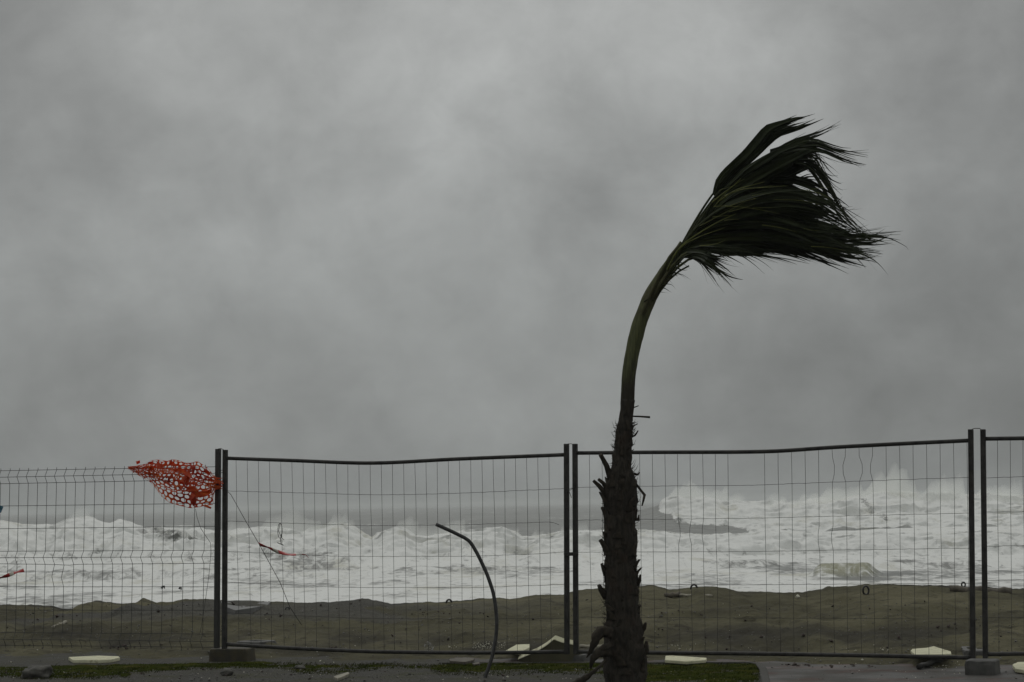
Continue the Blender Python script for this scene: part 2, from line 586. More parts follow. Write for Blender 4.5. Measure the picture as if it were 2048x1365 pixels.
def sea_mat():
    m, t = new_mat('storm_sea')
    co = t.n('ShaderNodeTexCoord').outputs['Object']
    fo = t.n('ShaderNodeAttribute', attribute_name='foam').outputs['Fac']
    gr = t.n('ShaderNodeAttribute', attribute_name='green').outputs['Fac']
    st = t.n('ShaderNodeMapping', {'Vector': co, 'Scale': (1.0, 0.42, 1.0)}).outputs[0]
    n1 = t.noise(st, 1.5, 7, 0.66, 0.9)
    n2 = t.noise(co, 3.2, 5, 0.6)
    nn = t.m('ADD', t.m('MULTIPLY', t.m('SUBTRACT', n1, 0.5), 2.1), t.m('MULTIPLY', t.m('SUBTRACT', n2, 0.5), 0.5))
    fac = t.smooth(t.m('ADD', fo, nn), 0.22, 0.78)
    # churned sand tints the foam in patches
    nb = t.noise(st, 0.33, 5, 0.6)
    sandy = t.smooth(t.m('ADD', t.m('MULTIPLY', n2, 0.4), nb), 0.72, 0.98, 0.0, 0.6)
    foamc = t.mix(sandy, (0.71, 0.715, 0.69), (0.42, 0.405, 0.31))
    foamc = t.mix(t.smooth(n1, 0.52, 0.30, 0, 0.16), foamc, (0.47, 0.48, 0.46))
    dark = t.mix(gr, (0.110, 0.113, 0.100), (0.20, 0.20, 0.115))
    hb = t.noise(st, 1.6, 6, 0.6)
    bpw = t.n('ShaderNodeBump', {'Strength': 0.7, 'Distance': 0.25, 'Height': hb})
    bpf = t.n('ShaderNodeBump', {'Strength': 0.45, 'Distance': 0.2, 'Height': n2})
    water = t.n('ShaderNodeBsdfPrincipled', {'Base Color': dark, 'Roughness': 0.35, 'IOR': 1.33, 'Specular IOR Level': 0.35, 'Normal': bpw.outputs[0]})
    foam = t.n('ShaderNodeBsdfPrincipled', {'Base Color': foamc, 'Roughness': 0.9, 'Specular IOR Level': 0.1, 'Normal': bpf.outputs[0]})
    s = t.n('ShaderNodeMixShader', {0: fac, 1: water.outputs[0], 2: foam.outputs[0]})
    t.n('ShaderNodeOutputMaterial', {'Surface': s.outputs[0]})
    return m


M['sea'] = sea_mat()

# ------------------------------------------------------------------ fence line, crest and beach
GZ = -0.03                                       # level of the paved ground
FA, FB = P(437, 1200, 22.8), P(1955, 1200, 20.0)  # two points of the fence plane
_sl = (FB.y - FA.y) / (FB.x - FA.x)


def fence_Y(x):
    return FA.y + (x - FA.x) * _sl


def FP(px, py, off=0.0):
    """a photograph pixel on the (vertical) fence plane; off > 0 is nearer the camera"""
    d = ray(px, py)
    t = (FA.y - _sl * FA.x - off) / (d.y - _sl * d.x)
    return CAM + d * t


crest_px = [(0, 1205), (60, 1207), (105, 1212), (122, 1219), (145, 1219), (165, 1208), (185, 1204), (230, 1208), (270, 1206), (285, 1197), (310, 1204), (345, 1203), (385, 1197), (430, 1197), (470, 1200), (520, 1202), (545, 1203), (630, 1205), (690, 1200), (740, 1197), (765, 1200), (785, 1207), (815, 1205), (870, 1202), (920, 1201), (1000, 1195), (1020, 1198), (1080, 1191), (1130, 1188), (1160, 1180), (1200, 1176), (1280, 1177), (1310, 1176), (1340, 1180), (1385, 1172), (1400, 1171), (1450, 1173), (1475, 1181), (1520, 1178), (1560, 1181), (1600, 1183), (1640, 1179), (1655, 1173), (1700, 1174), (1745, 1171), (1800, 1169), (1880, 1169), (1930, 1172), (2000, 1177), (2048, 1180)]


def crest_depth(px):
    return 30.6 - 2.6 * (px / 2048.0)


_c = [P(a, b, crest_depth(a)) for a, b in crest_px]
CX = np.array([p.x for p in _c])
CY = np.array([p.y for p in _c])
CZ = np.array([p.z for p in _c])


def beach_h(X, Y, detail=True, full=False):
    X, Y = np.asarray(X, float), np.asarray(Y, float)
    yf = FA.y + (np.clip(X, -9, 9) - FA.x) * _sl
    inside = sst(8.0 - np.abs(X), 0.0, 2.0)
    yc = np.where(X < CX[0], CY[0], np.where(X > CX[-1], CY[-1], np.interp(X, CX, CY)))
    zc = np.interp(X, CX, CZ) + (1 - sst(7.5 - np.abs(X), 0.0, 1.5)) * (fbm(X * 0.35, 3.0, seed=5) - 0.5) * 0.5
    yc = yc + (fbm(X * 0.6, 9.0, seed=3) - 0.5) * 1.2
    s = (Y - yf) / (yc - yf)
    wob = (fbm(X * 0.5, Y * 0.15, seed=11, octv=3) - 0.5)
    sw = s + wob * 0.10 * sst(1.0 - s, 0.0, 0.4)
    g = np.interp(sw, [-0.30, -0.06, 0.0, 0.10, 0.22, 0.38, 0.55, 0.8, 0.93, 1.0], [-0.25, -0.16, -0.05, 0.03, 0.23, 0.55, 0.68, 0.83, 0.93, 1.0])
    k = zc + 0.06
    h = -0.06 + g * k
    back = np.maximum(Y - yc, 0)
    h = np.where(s > 1, zc - 0.30 * sst(back, 0, 0.8) - back * 0.10, h)
    h = h + (fbm(X * 3.0, 7.0, seed=47, octv=5, gain=0.65) - 0.5) * 0.05 * sst(s, 0.8, 0.98)
    near = sst(s, -0.05, 0.15)
    if detail:
        amp = near * (1 - 0.65 * sst(s, 0.86, 0.97) * (1 - sst(s, 1.02, 1.1)))
        h = h + amp * ((fbm(X * 1.3, Y * 0.9, seed=21) - 0.5) * 0.17 + (fbm(X * 4, Y * 3, seed=23) - 0.5) * 0.085 + (vnoise(X * 16, Y * 16, seed=29) - 0.5) * 0.012)
        h = h + (1 - near) * (fbm(X * 2.5, Y * 2.5, seed=25) - 0.5) * 0.07
    if full:
        sc = sst(s, 0.965, 0.995) * (0.35 + 0.65 * sst(fbm(X * 0.7, 2.0, seed=41, octv=3), 0.45, 0.6)) + 0.75 * sst(s, 0.12, 0.2) * (1 - sst(s, 0.33, 0.46)) * sst(fbm(X * 0.8, Y * 0.6, seed=43), 0.30, 0.55)  # painted shade mask: crest edge and steep lower slope
        gvl = sst(fbm(X * 0.25, Y * 0.35, seed=45, octv=3), 0.50, 0.60) * sst(s, 0.5, 0.75) * sst(-X, -1.5, 2.0)
        return h, np.clip(sc, 0, 1), gvl
    return h


def surf_z(x, y):
    return max(float(beach_h(np.array([x]), np.array([y]))[0]), GZ)


def beach_lookup(x, y):
    i = np.clip(np.searchsorted(xs, x), 0, len(xs) - 1)
    j = np.clip(np.searchsorted(ys, y), 0, len(ys) - 1)
    return BZ[j, i]


def hit(px, py, lift=0.0):
    """where a photograph pixel lands on the beach or the ground in front of it"""
    lo = None
    D = np.arange(15.0, 34.0, 0.02)
    d = ray(px, py)
    t = D / d.y
    X, Z = d.x * t, CAM.z + d.z * t
    hh = np.maximum(beach_lookup(X, D), GZ)
    below = np.nonzero(Z <= hh)[0]
    k = below[0] if len(below) else len(D) - 1
    return Vector((X[k], D[k], hh[k] + lift))


xs = np.concatenate([np.linspace(-60, -9, 70), np.arange(-8.8, 8.8, 0.026), np.linspace(9, 60, 70)])
ys = np.concatenate([np.arange(17.5, 20, 0.12), np.arange(20, 32.5, 0.035), np.arange(32.7, 60, 0.6)])
BX, BY = np.meshgrid(xs, ys)
BZ, BS, BG = beach_h(BX, BY, full=True)
beach = grid_mesh('sand_beach', BX, BY, BZ, M['sand'], {'scarp_shade': BS, 'gravel': BG})
beach['kind'] = 'structure'

gm = MB()
gm.add([(-150, -60, GZ), (150, -60, GZ), (150, 26, GZ), (-150, 26, GZ)], [(0, 1, 2, 3)])
ground = gm.build('ground', M['soil'])
ground['kind'] = 'structure'

# pavement in front of the fence and to the right of the grass, with its kerb
pv = MB()
pa = [G(905, 1327, GZ + 0.004), G(1508, 1327, GZ + 0.004), G(1524, 1334, GZ + 0.004), G(1530, 1370, GZ + 0.004), G(1545, 1460, GZ + 0.004)]
pb = [Vector((9, 13, GZ + 0.004)), Vector((9, fence_Y(9) + 1.3, GZ + 0.004)), Vector((pa[0].x, fence_Y(pa[0].x) + 1.3, GZ + 0.004))]
pv.add(pa + pb, [tuple(range(8))])
pave = pv.build('pavement', M['pave'])
pave['kind'] = 'structure'
kb = MB()
kp = [G(880, 1327.5, GZ), G(1000, 1327.5, GZ), G(1240, 1327.5, GZ), G(1500, 1327, GZ), G(1518, 1330, GZ), G(1526, 1340, GZ), G(1533, 1370, GZ), G(1548, 1460, GZ)]
kz = Vector((0, 0, 1))
vs, fs = [], []
for i, p in enumerate(kp):
    t = (kp[min(i + 1, len(kp) - 1)] - kp[max(i - 1, 0)]).normalized()
    s = t.cross(kz)
    for a, b in ((-0.035, -0.02), (-0.035, 0.010), (-0.027, 0.015), (0.027, 0.015), (0.035, 0.010), (0.035, -0.02)):
        vs.append(p + s * a + kz * b)
for i in range(len(kp) - 1):
    for k in range(5):
        a = i * 6 + k
        fs.append((a, a + 1, a + 7, a + 6))
kb.add(vs, fs)
kerb = kb.build('kerb', M['kerb'])
kerb['kind'] = 'structure'

# ------------------------------------------------------------------ the sea: one sheet with breakers in it
SEA = -2.0
HOR = lambda px: 1009.0 - 0.01815 * (px - 1024.0)
w1 = [(-900, 1062), (-600, 1050), (-300, 1064), (-120, 1050), (0, 1045), (20, 1047), (45, 1053), (110, 1055), (125, 1047), (145, 1039), (180, 1038), (200, 1046), (215, 1049), (240, 1043), (265, 1052), (290, 1059), (330, 1057), (380, 1055), (430, 1064), (460, 1064), (490, 1060), (540, 1057), (580, 1060), (600, 1067), (640, 1055), (660, 1049), (685, 1047), (700, 1056), (720, 1073), (740, 1079), (760, 1065), (790, 1056), (810, 1062), (825, 1074), (850, 1077), (900, 1068), (950, 1062), (1000, 1057), (1015, 1062), (1040, 1078), (1080, 1074), (1120, 1066), (1160, 1064), (1220, 1066), (1290, 1064), (1350, 1071), (1420, 1075), (1480, 1072), (1550, 1065), (1650, 1074), (1750, 1070), (1850, 1075), (1950, 1066), (2048, 1070), (2300, 1064), (2900, 1070)]
w2 = [(-900, 1030), (1000, 1022), (1180, 1020), (1250, 1020), (1300, 1015), (1308, 1012), (1320, 1004), (1345, 999), (1400, 1001), (1440, 1008), (1480, 1008), (1530, 1010), (1600, 1005), (1680, 1000), (1720, 996), (1740, 991), (1760, 989), (1790, 990), (1830, 994), (1860, 991), (1890, 990), (1930, 996), (1990, 992), (2048, 1000), (2200, 992), (2400, 1002), (2900, 996)]
cpx = np.arange(-900, 2951, 3.5)
rows = np.concatenate([np.linspace(42, 84, 22)[:-1], np.arange(84, 122, 0.45), np.arange(122, 156, 0.26), np.arange(156, 250, 1.0), np.arange(250, 303, 0.42), np.geomspace(304, 9000, 170)])
CP, D = np.meshgrid(cpx, rows)
SX = (CP - 1024.0) / FPX * D * 1.0
SY = D.copy()


def crest_z(tbl, Y):
    a = np.array(tbl, float)
    py = np.interp(cpx, a[:, 0], a[:, 1])
    return CAM.z - (py - HOR(cpx)) * Y / FPX


Y1, Y2 = 147.0, 293.0
z1, z2 = crest_z(w1, Y1), crest_z(w2, Y2)
h1, h2 = np.maximum(z1 - SEA, 0.15), np.maximum(z2 - SEA, 0.15)
h2 = h2 * (0.10 + 0.90 * sst(cpx, 1150, 1300))
yc1 = Y1 + (fbm(cpx / 260.0, 1.0, seed=51) - 0.5) * 5
yc2 = Y2 + (fbm(cpx / 260.0, 1.0, seed=53) - 0.5) * 6
d1 = D - yc1[None, :]
d2 = D - yc2[None, :]
prof1 = np.where(d1 < 0, sst(d1, -21, 0) ** 0.8, 1 - sst(d1, 0, 30))
prof2 = np.where(d2 < 0, np.interp(d2, [-34, -20, -11, -3, 0], [0, 0.30, 0.62, 0.96, 1.0]), 1 - sst(d2, 0, 60))
ZS = SEA + np.maximum(h1[None, :] * prof1, h2[None, :] * prof2)
# swell and chop
far = sst(D, 310, 420)
sw = (fbm(SX / 28.0, D / 16.0, seed=61, octv=4) - 0.5) * 2.4 * (0.25 + 0.75 * far) * sst(D, 84, 130) + (fbm(SX / 4.0, D / 3.0, seed=63, octv=3) - 0.5) * 0.5
calm1, calm2 = 1 - 0.9 * sst(prof1, 0.2, 0.9) * (D < 185), 1 - 0.9 * sst(prof2, 0.3, 0.9) * (D < 340)
ZS = ZS + sw * calm1 * calm2 * (1 - 0.6 * (D < 122))
# a small green wave standing up near the beach on the right, and two smaller bores
def small_wave(px0, px1, Yb, hh, front=2.2, back=5.0):
    act = sst(CP, px0, px0 + 28) * (1 - sst(CP, px1 - 36, px1))
    dd = D - Yb - (fbm(CP / 120.0, 2.0, seed=71) - 0.5) * 2.0
    pr = np.where(dd < 0, sst(dd, -front, 0), 1 - sst(dd, 0, back))
    return hh * act * pr, act * np.where(dd < 0, sst(dd, -front, -front * 0.4), 0) * (dd < 0.2)


a_, green = small_wave(1604, 1756, 104.5, 0.55)
ZS = ZS + a_
for q in ((-200, 420, 118.0, 0.35), (380, 780, 116.0, 0.25), (1280, 1560, 121.0, 0.35), (1700, 2300, 112.0, 0.3)):
    ZS = ZS + small_wave(*q, 2.0, 4.0)[0]
# tumbling white water
tum1 = sst(prof1, 0.10, 0.5) * (D < 172)
face2 = sst(CP, 1306, 1316)
low = 1053 + (fbm(CP / 40.0, 4.0, seed=81) - 0.5) * 12          # lower edge of the white fall on the big breaker
ypix = HOR(CP) + (CAM.z - ZS) * FPX / D
lip = np.interp(CP, [1300, 1312, 1335, 1345, 1400, 1470, 1485, 1500], [1018, 1024, 1030, 1046, 1050, 1054, 1058, 1080]) + (fbm(CP / 14.0, 5.0, seed=83) - 0.5) * 9
tum2 = face2 * (D > 250) * (D < 330) * np.where(CP < 1495, sst(lip - ypix, -4.0, 4.0), 1.0)
bz = billow(SX * 0.42, D * 0.42, ZS * 0.5, seed=91, octv=5, gain=0.46)
bz2 = billow(SX * 0.22, D * 0.20, ZS * 0.3, seed=95, octv=5, gain=0.46)
top1 = 1 - 0.55 * sst(prof1, 0.75, 1.0)
ZS = ZS + tum1 * (bz - 0.62) * 1.25 * top1 + tum2 ** 3 * (bz2 - 0.62) * 1.7
SY = SY - tum1 * (bz - 0.5) * 1.6 - tum2 ** 3 * (bz2 - 0.5) * 3.0
SX = SX + tum1 * (fbm(SX * 0.8, D * 0.8, seed=97) - 0.5) * 0.8
# foam cover
foam = np.full_like(D, 0.10)
streak = fbm(SX * 0.16, D * 0.075, seed=101, octv=5, gain=0.6)
wash = np.clip(0.82 - 0.34 * sst(streak, 0.48, 0.66), 0.3, 1.0)
foam = np.where(D < 156, wash, foam)
# bare streaks just shoreward of the green wave
bare = np.zeros_like(D)
for (bx, by, rx, ry, s_) in ((1575, 1140, 55, 8, 0.55), (1690, 1157, 75, 5, 0.55), (1800, 1122, 35, 4, 0.45), (1790, 1145, 40, 8, 0.3), (120, 1143, 160, 3, 0.45), (450, 1138, 90, 3, 0.40), (660, 1163, 110, 5, 0.15), (1390, 1152, 60, 7, 0.35), (790, 1190, 40, 4, 0.35), (1900, 1115, 60, 4, 0.2)):
    bare = np.maximum(bare, s_ * np.exp(-((CP - bx) / rx) ** 2 - ((ypix - by) / ry) ** 2))
foam = np.where(D < 130, foam - bare, foam)
foam = np.maximum(foam, np.where(D < 162, tum1 * 1.0, 0))
# grey unbroken water showing through the left bore
grey = np.exp(-((CP - 345) / 62.0) ** 2 - ((ypix - 1073 + (CP - 345) * -0.12) / 14.0) ** 2) * sst(D, 128, 134) * (D < 160)
foam = foam - 1.05 * grey * (0.55 + 0.9 * (fbm(CP / 16.0 + ypix / 9.0, (ypix + CP * 0.25) / 30.0, seed=103) - 0.3))
foam = np.maximum(foam, tum2 * 1.0)
mid = (D >= 156) & (D <= 285)
foam = np.where(mid & (CP > 1490), np.maximum(foam, 0.85 * sst(CP, 1470, 1530)), foam)
foam = np.where((D > 240) & (D < 292) & (CP > 1280) & (CP < 1500), np.where(tum2 > 0.3, foam, 0.0), foam)
foam = np.where(D > 300, np.where(d2 < 14, np.maximum(foam, face2 * 0.8), 0.02 + 0.30 * sst(fbm(SX / 9.0, D / 14.0, seed=105, octv=4), 0.62, 0.74)), foam)
foam = np.where(green > 0.25, np.minimum(foam, 0.32), foam)
barrel = np.exp(-((CP - 1715 - (ypix - 1000) * 1.1) / 9.0) ** 2) * sst(ypix, 996, 1003) * (1 - sst(ypix, 1040, 1048)) * (D > 255) * (D < 300)
foam = foam - 0.62 * barrel
foam = np.clip(foam, 0, 1.15)
sea = grid_mesh('sea', SX, SY, ZS, M['sea'], {'foam': foam, 'green': np.clip(green * 1.2, 0, 1)})
sea['kind'] = 'structure'


# spray: closed, lumpy, thin banks of airborne water over the crests
def spray_mat(name, dens):
    m, t = new_mat(name)
    v = t.n('ShaderNodeVolumePrincipled', {'Color': (0.93, 0.94, 0.91, 1), 'Density': dens, 'Anisotropy': 0.2})
    t.n('ShaderNodeOutputMaterial', {'Volume': v.outputs[0]})
    return m


M['spray'] = spray_mat('wave_spray', 0.20)


def spray(name, label, tbl, Yc, px0, px1, hmax, thick, seed, peaks=()):
    us = np.arange(px0, px1, 3.0)
    a = np.array(tbl, float)
    zc = CAM.z - (np.interp(us, a[:, 0], a[:, 1]) - HOR(us)) * Yc / FPX
    X = (us - 1024.0) / FPX * Yc
    n = fbm(X * 0.33, 1.0, seed=seed, octv=5, gain=0.6)
    hh = hmax * (0.12 + 1.5 * sst(n, 0.42, 0.72))
    for (pp, ph, pw) in peaks:
        hh = hh + ph * np.exp(-((us - pp) / pw) ** 2) * (0.5 + 1.0 * fbm(X * 0.4, 3.0, seed=seed + 1, octv=2))
    endf = np.minimum(sst(us, px0, px0 + 30), 1 - sst(us, px1 - 30, px1))
    hh = hh * (0.05 + 0.95 * endf)
    K = 14
    mb = MB()
    for i in range(len(us)):
        for k in range(K):
            an = 2 * math.pi * k / K
            lump = 0.75 + 0.5 * float(vnoise(X[i] * 0.9, k * 0.8, 0, seed + 5))
            up = math.cos(an)
            zz = zc[i] - 0.25 + (hh[i] * 1.15 * lump * up if up > 0 else 0.9 * up)
            yy = Yc + math.sin(an) * thick * lump * (0.3 + 0.7 * (1 - max(up, 0))) * (0.4 + 0.6 * min(1.0, hh[i] / hmax))
            xx = X[i] + max(up, 0) * hh[i] * 0.35
            mb.v.append((xx, yy, zz))
    for i in range(len(us) - 1):
        for k in range(K):
            b = i * K + k
            c = i * K + (k + 1) % K
            mb.f.append((b, b + K, c + K, c))
    mb.f.append(tuple(range(K)))
    mb.f.append(tuple((len(us) - 1) * K + k for k in range(K))[::-1])
    o = mb.build(name, M['spray'], origin=(float(X[len(X) // 2]), Yc, float(zc.mean())), smooth=True)
    import bmesh
    bm = bmesh.new()
    bm.from_mesh(o.data)
    bmesh.ops.recalc_face_normals(bm, faces=bm.faces)
    bm.to_mesh(o.data)
    bm.free()
    return tag(o, label, 'spray', kind='stuff')


spray('spray', 'fine white spray blowing off the low breaker behind the left fence', w1, 147.0, -850, 1235, 0.62, 2.0, 201, peaks=((160, 0.3, 30), (235, 0.3, 25), (560, 0.35, 30), (685, 0.4, 30), (800, 0.35, 25), (990, 0.2, 40)))
spray('spray', 'spray thrown up by the tall breaker at the right', w2, 293.0, 1309, 2900, 1.0, 4.0, 221, peaks=((1370, 1.2, 40), (1430, 0.9, 40), (1752, 1.2, 38), (1805, 0.9, 70), (1885, 1.1, 32), (2000, 0.8, 40)))

# ------------------------------------------------------------------ fences


def lerp_tbl(t, x):
    a = np.array(t, float)
    return float(np.interp(x, a[:, 0], a[:, 1]))


def upright(parent, name, mat, top, bot, r):
    """square hollow post as a slightly rounded box along its axis"""
    a, b = FP(*top), FP(*bot)
    ax = (b - a).normalized()
    mb = MB()
    sx = Vector((1, _sl, 0)).normalized()
    sy = sx.cross(ax).normalized()
    sx = ax.cross(sy).normalized()
    mb.box((a + b) / 2, 2 * r, 2 * r, (b - a).length, sx, sy, ax)
    return mb.build(name, mat, parent, bevel=r * 0.25)


def mesh_panel(label, xl, xr, ytl, ytr, ybl, ybr, top, bottom, hw, verts, bends=(), xl_b=None, xr_b=None, only_left=False, bulge=None, wobble=1.0):
    root = empty('mesh_fence', FP(xl, ybl))
    tag(root, label, 'fence', 'temporary mesh fence panels in a row')
    r = 0.0222
    upright(root, 'upright', M['steel'], (xl, ytl), (xl_b or xl, ybl), r)
    if not only_left:
        upright(root, 'upright', M['steel'], (xr, ytr), (xr_b or xr, ybr), r)
    for nm, tb in (('top_rail', top), ('bottom_rail', bottom)):
        mb = MB()
        x0, x1 = tb[0][0], tb[-1][0]
        xs_ = np.linspace(x0, x1, 40)
        a = np.array(tb, float)
        # soften the kinks of the bent rail
        yy = np.interp(xs_, a[:, 0], a[:, 1])
        for _ in range(3):
            yy[1:-1] = (yy[:-2] + yy[1:-1] * 2 + yy[2:]) / 4
        mb.tube([FP(x, y) for x, y in zip(xs_, yy)], 0.0185, 10)
        mb.build(nm, M['steel'], root, smooth=True)
    mb = MB()
    wr = 0.0020
    rg = random.Random(int(xl))
    for tb in hw:
        x0, x1 = tb[0][0], tb[-1][0]
        n = max(10, int((x1 - x0) / 10))
        pts = []
        for i in range(n + 1):
            x = x0 + (x1 - x0) * i / n
            pts.append(FP(x, lerp_tbl(tb, x) + rg.uniform(-0.5, 0.5) * wobble, 0.002))
        mb.tube(pts, wr, 5)
    for k, (xt, xb) in enumerate(verts):
        pts = []
        ph, am = rg.uniform(0, 6), rg.uniform(0.2, 1.3) * wobble
        for i in range(25):
            f = i / 24
            x = xt + (xb - xt) * f
            y0, y1 = lerp_tbl(top, x) + 3, lerp_tbl(bottom, x) - 3
            y = y0 + (y1 - y0) * f
            x += math.sin(f * 8 + ph) * am * math.sin(f * math.pi)
            for (bx, by, ba, bh) in bends:
                if abs(bx - xt) < 6 and abs(y - by) < bh:
                    x += ba * math.cos((y - by) / bh * math.pi / 2)
            pts.append(FP(x, y, -0.003))
        mb.tube(pts, wr, 5)
    mb.build('wire_mesh', M['wire'], root, smooth=True)
    return root


topB = [(455, 917), (600, 922), (690, 926), (745, 927), (800, 925), (900, 919), (1000, 915), (1128, 910)]
botB = [(449, 1288.5), (500, 1292), (600, 1298), (745, 1304), (900, 1306), (1000, 1306), (1132, 1304)]
hwB = [[(452, 982), (734, 990), (820, 989.5), (940, 986), (1130, 977.5)],
       [(452, 1042.5), (734, 1052), (940, 1049.7), (1102, 1044), (1118, 1050)],
       [(452, 1103.5), (686, 1113.5), (940, 1113), (1060, 1109), (1128, 1104)],
       [(452, 1165), (686, 1175), (940, 1176), (1130, 1169)],
       [(452, 1226), (734, 1237.5), (940, 1238.5), (1132, 1237)]]
vB = [(472 + 22.35 * i, 472 + 22.35 * i + 6 + 2 * math.sin(i * 1.7)) for i in range(29)]
mesh_panel('mesh fence panel behind the bent pole with a dip in its top rail', 450.5, 1133, 900, 888, 1298, 1309, topB, botB, hwB, vB, xl_b=449, xr_b=1134)

topC = [(1155, 906.5), (1300, 905), (1480, 904.6), (1557, 903), (1665, 895), (1800, 888), (1938, 881.5)]
botC = [(1152, 1304), (1296, 1306), (1480, 1307.5), (1711, 1311), (1942, 1316)]
hwC = [[(1152, 975.5), (1284, 973), (1500, 971), (1711, 963), (1940, 955)],
       [(1152, 1040.7), (1500, 1037), (1940, 1026.5)],
       [(1153, 1105), (1500, 1103.6), (1940, 1096.5)],
       [(1154, 1170), (1500, 1170), (1942, 1167)],
       [(1155, 1234.5), (1500, 1236.5), (1943, 1238.5)]]
vC = [(1178.5 + 25.2 * i, 1178.5 + 25.2 * i + 5) for i in range(12)] + [(1503 + 27 * i - 1, 1503 + 27 * i + 4) for i in range(1, 17)]
vC = [(a, b) for a, b in vC if a < 1936]
xx_ = [a for a, b in vC]
near = lambda v: min(xx_, key=lambda q: abs(q - v))
bendsC = [(near(1661), 938, 5, 26), (near(1688), 938, -6, 26), (near(1715), 938, 7, 26), (near(1741), 938, -5, 26), (near(1354), 1066, 4, 22), (near(1379), 1066, -4, 22), (near(1405), 1066, -3, 22), (near(1634), 1078, -3, 22), (near(1660), 1075, -4, 24)]
mesh_panel('mesh fence panel standing behind the palm trunk', 1150, 1941.5, 888, 859, 1309, 1318, topC, botC, hwC, vC, bends=bendsC, xl_b=1152, xr_b=1946, wobble=0.9)

topD = [(1972, 878), (2048, 877), (2500, 872)]
botD = [(1970, 1309), (2048, 1308), (2500, 1306)]
hwD = [[(1968, 956), (2048, 954), (2500, 950)], [(1968, 1024.6), (2500, 1020)], [(1968, 1093), (2500, 1086)], [(1969, 1161), (2500, 1154)], [(1970, 1236), (2500, 1232)]]
vD = [(1995 + 25.5 * i, 1998 + 25.5 * i) for i in range(18)]
mesh_panel('mesh fence panel cut off by the right edge, right of the double post', 1966, 2480, 859, 850, 1317, 1318, topD, botD, hwD, vD, xl_b=1971)

# welded panel with folded ridges on the left
root = empty('wire_fence', FP(437, 1297))
tag(root, 'welded wire fence with three folded ridges, left of the dark double post', 'fence')
upright(root, 'fence_post', M['post'], (436.5, 898), (433.5, 1297), 0.0245)
hw = [[(-400, 949), (0, 942), (430, 934)], [(-400, 961), (0, 955), (300, 949), (430, 947)], [(-400, 973), (0, 968), (300, 962), (430, 961)], [(-400, 1018), (0, 1012.5), (430, 1007)],
      [(-400, 1062), (0, 1058), (430, 1053)], [(-400, 1105), (0, 1103), (430, 1101)], [(-400, 1117), (0, 1116), (430, 1114)], [(-400, 1129), (0, 1128), (120, 1129.5), (134, 1131.5), (155, 1129), (430, 1127)],
      [(-400, 1174), (430, 1174)], [(-400, 1220), (430, 1221)], [(-400, 1263), (0, 1265.5), (430, 1268.5)], [(-400, 1275), (0, 1279), (430, 1283.5)], [(-400, 1286), (0, 1291), (430, 1295)]]
mb = MB()
fold = {1: 1, 6: 1, 11: 1}
for k, tb in enumerate(hw):
    off = 0.055 if k in fold else 0.0
    n = 60
    mb.tube([FP(tb[0][0] + (tb[-1][0] - tb[0][0]) * i / n, lerp_tbl(tb, tb[0][0] + (tb[-1][0] - tb[0][0]) * i / n), off) for i in range(n + 1)], 0.0028, 5)
rg = random.Random(3)
vx = []
x, sp = 432.0, 20.8
while x > -400:
    x -= sp
    sp = max(18.3, sp - 0.12)
    vx.append(x)
for xt in vx:
    pts = []
    shift = lambda y: -(y - 937) * 0.017 * (1 + (437 - xt) / 900)
    seq = []
    for k, tb in enumerate(hw):
        y = lerp_tbl(tb, xt)
        seq.append((y, 1 if k in fold else 0))
    pts.append(FP(xt + rg.uniform(-0.6, 0.6), seq[0][0] - 4.5, 0))
    for k, (y, fo) in enumerate(seq):
        lat = -4.6 * fo
        if abs(xt - 134) < 22 and k == 8:
            lat += 0
        pts.append(FP(xt + shift(y) + lat, y, 0.055 * fo))
        if k == 7 and abs(xt - 124) < 22:
            pts.append(FP(xt + shift(y) - 5.5, y + 24, 0.03))
    pts.append(FP(xt + shift(1300), seq[-1][0] + 4.5, 0))
    mb.tube(pts, 0.0027, 5)
mb.build('wire_mesh', M['green_wire'], root)

# small fittings
def wire_thing(name, pts, r, mat, label, cat, group=None, sides=6):
    mb = MB()
    mb.tube(pts, r, sides)
    return tag(mb.build(name, mat, origin=pts[0], smooth=True), label, cat, group)


def arc_px(p0, p1, sag, n=10, off=0.0):
    out = []
    for i in range(n + 1):
        f = i / n
        out.append(FP(p0[0] + (p1[0] - p0[0]) * f, p0[1] + (p1[1] - p0[1]) * f + sag * 4 * f * (1 - f), off))
    return out


wire_thing('wire_loop', [FP(437, 903), FP(437, 898, 0.03), FP(442, 897.5, 0.03), FP(447, 900, 0.03), FP(450, 904, 0.03), FP(450, 908)], 0.0035, M['wire'], 'wire loop over the tops of the double post beside the orange netting', 'wire', 'wire loops tying post tops')
wire_thing('wire_loop', [FP(1944, 866), FP(1945, 858.5, 0.03), FP(1950, 857, 0.03), FP(1960, 857.5, 0.03), FP(1963, 862, 0.03), FP(1965, 868)], 0.0035, M['wire'], 'wire loop over the tops of the double post at the far right', 'wire', 'wire loops tying post tops')
wire_thing('wire_loop', [FP(1133, 893), FP(1136, 888, 0.03), FP(1143, 888, 0.03), FP(1150, 893)], 0.003, M['wire'], 'wire loop over the tops of the double post left of the palm', 'wire', 'wire loops tying post tops')
wire_thing('tie_wire', arc_px((431, 945), (452, 940), 4) + arc_px((452, 940), (430, 950), -3), 0.003, M['wire'], 'tie wire twisted round both posts just above the orange netting', 'wire')
wire_thing('tie_wire', [FP(1134, 984, .03), FP(1140, 978, .03), FP(1150, 975, .03), FP(1138, 982, .035), FP(1143, 996, .035)], 0.003, M['wire'], 'tie wire with a loose end between the two posts left of the palm', 'wire')
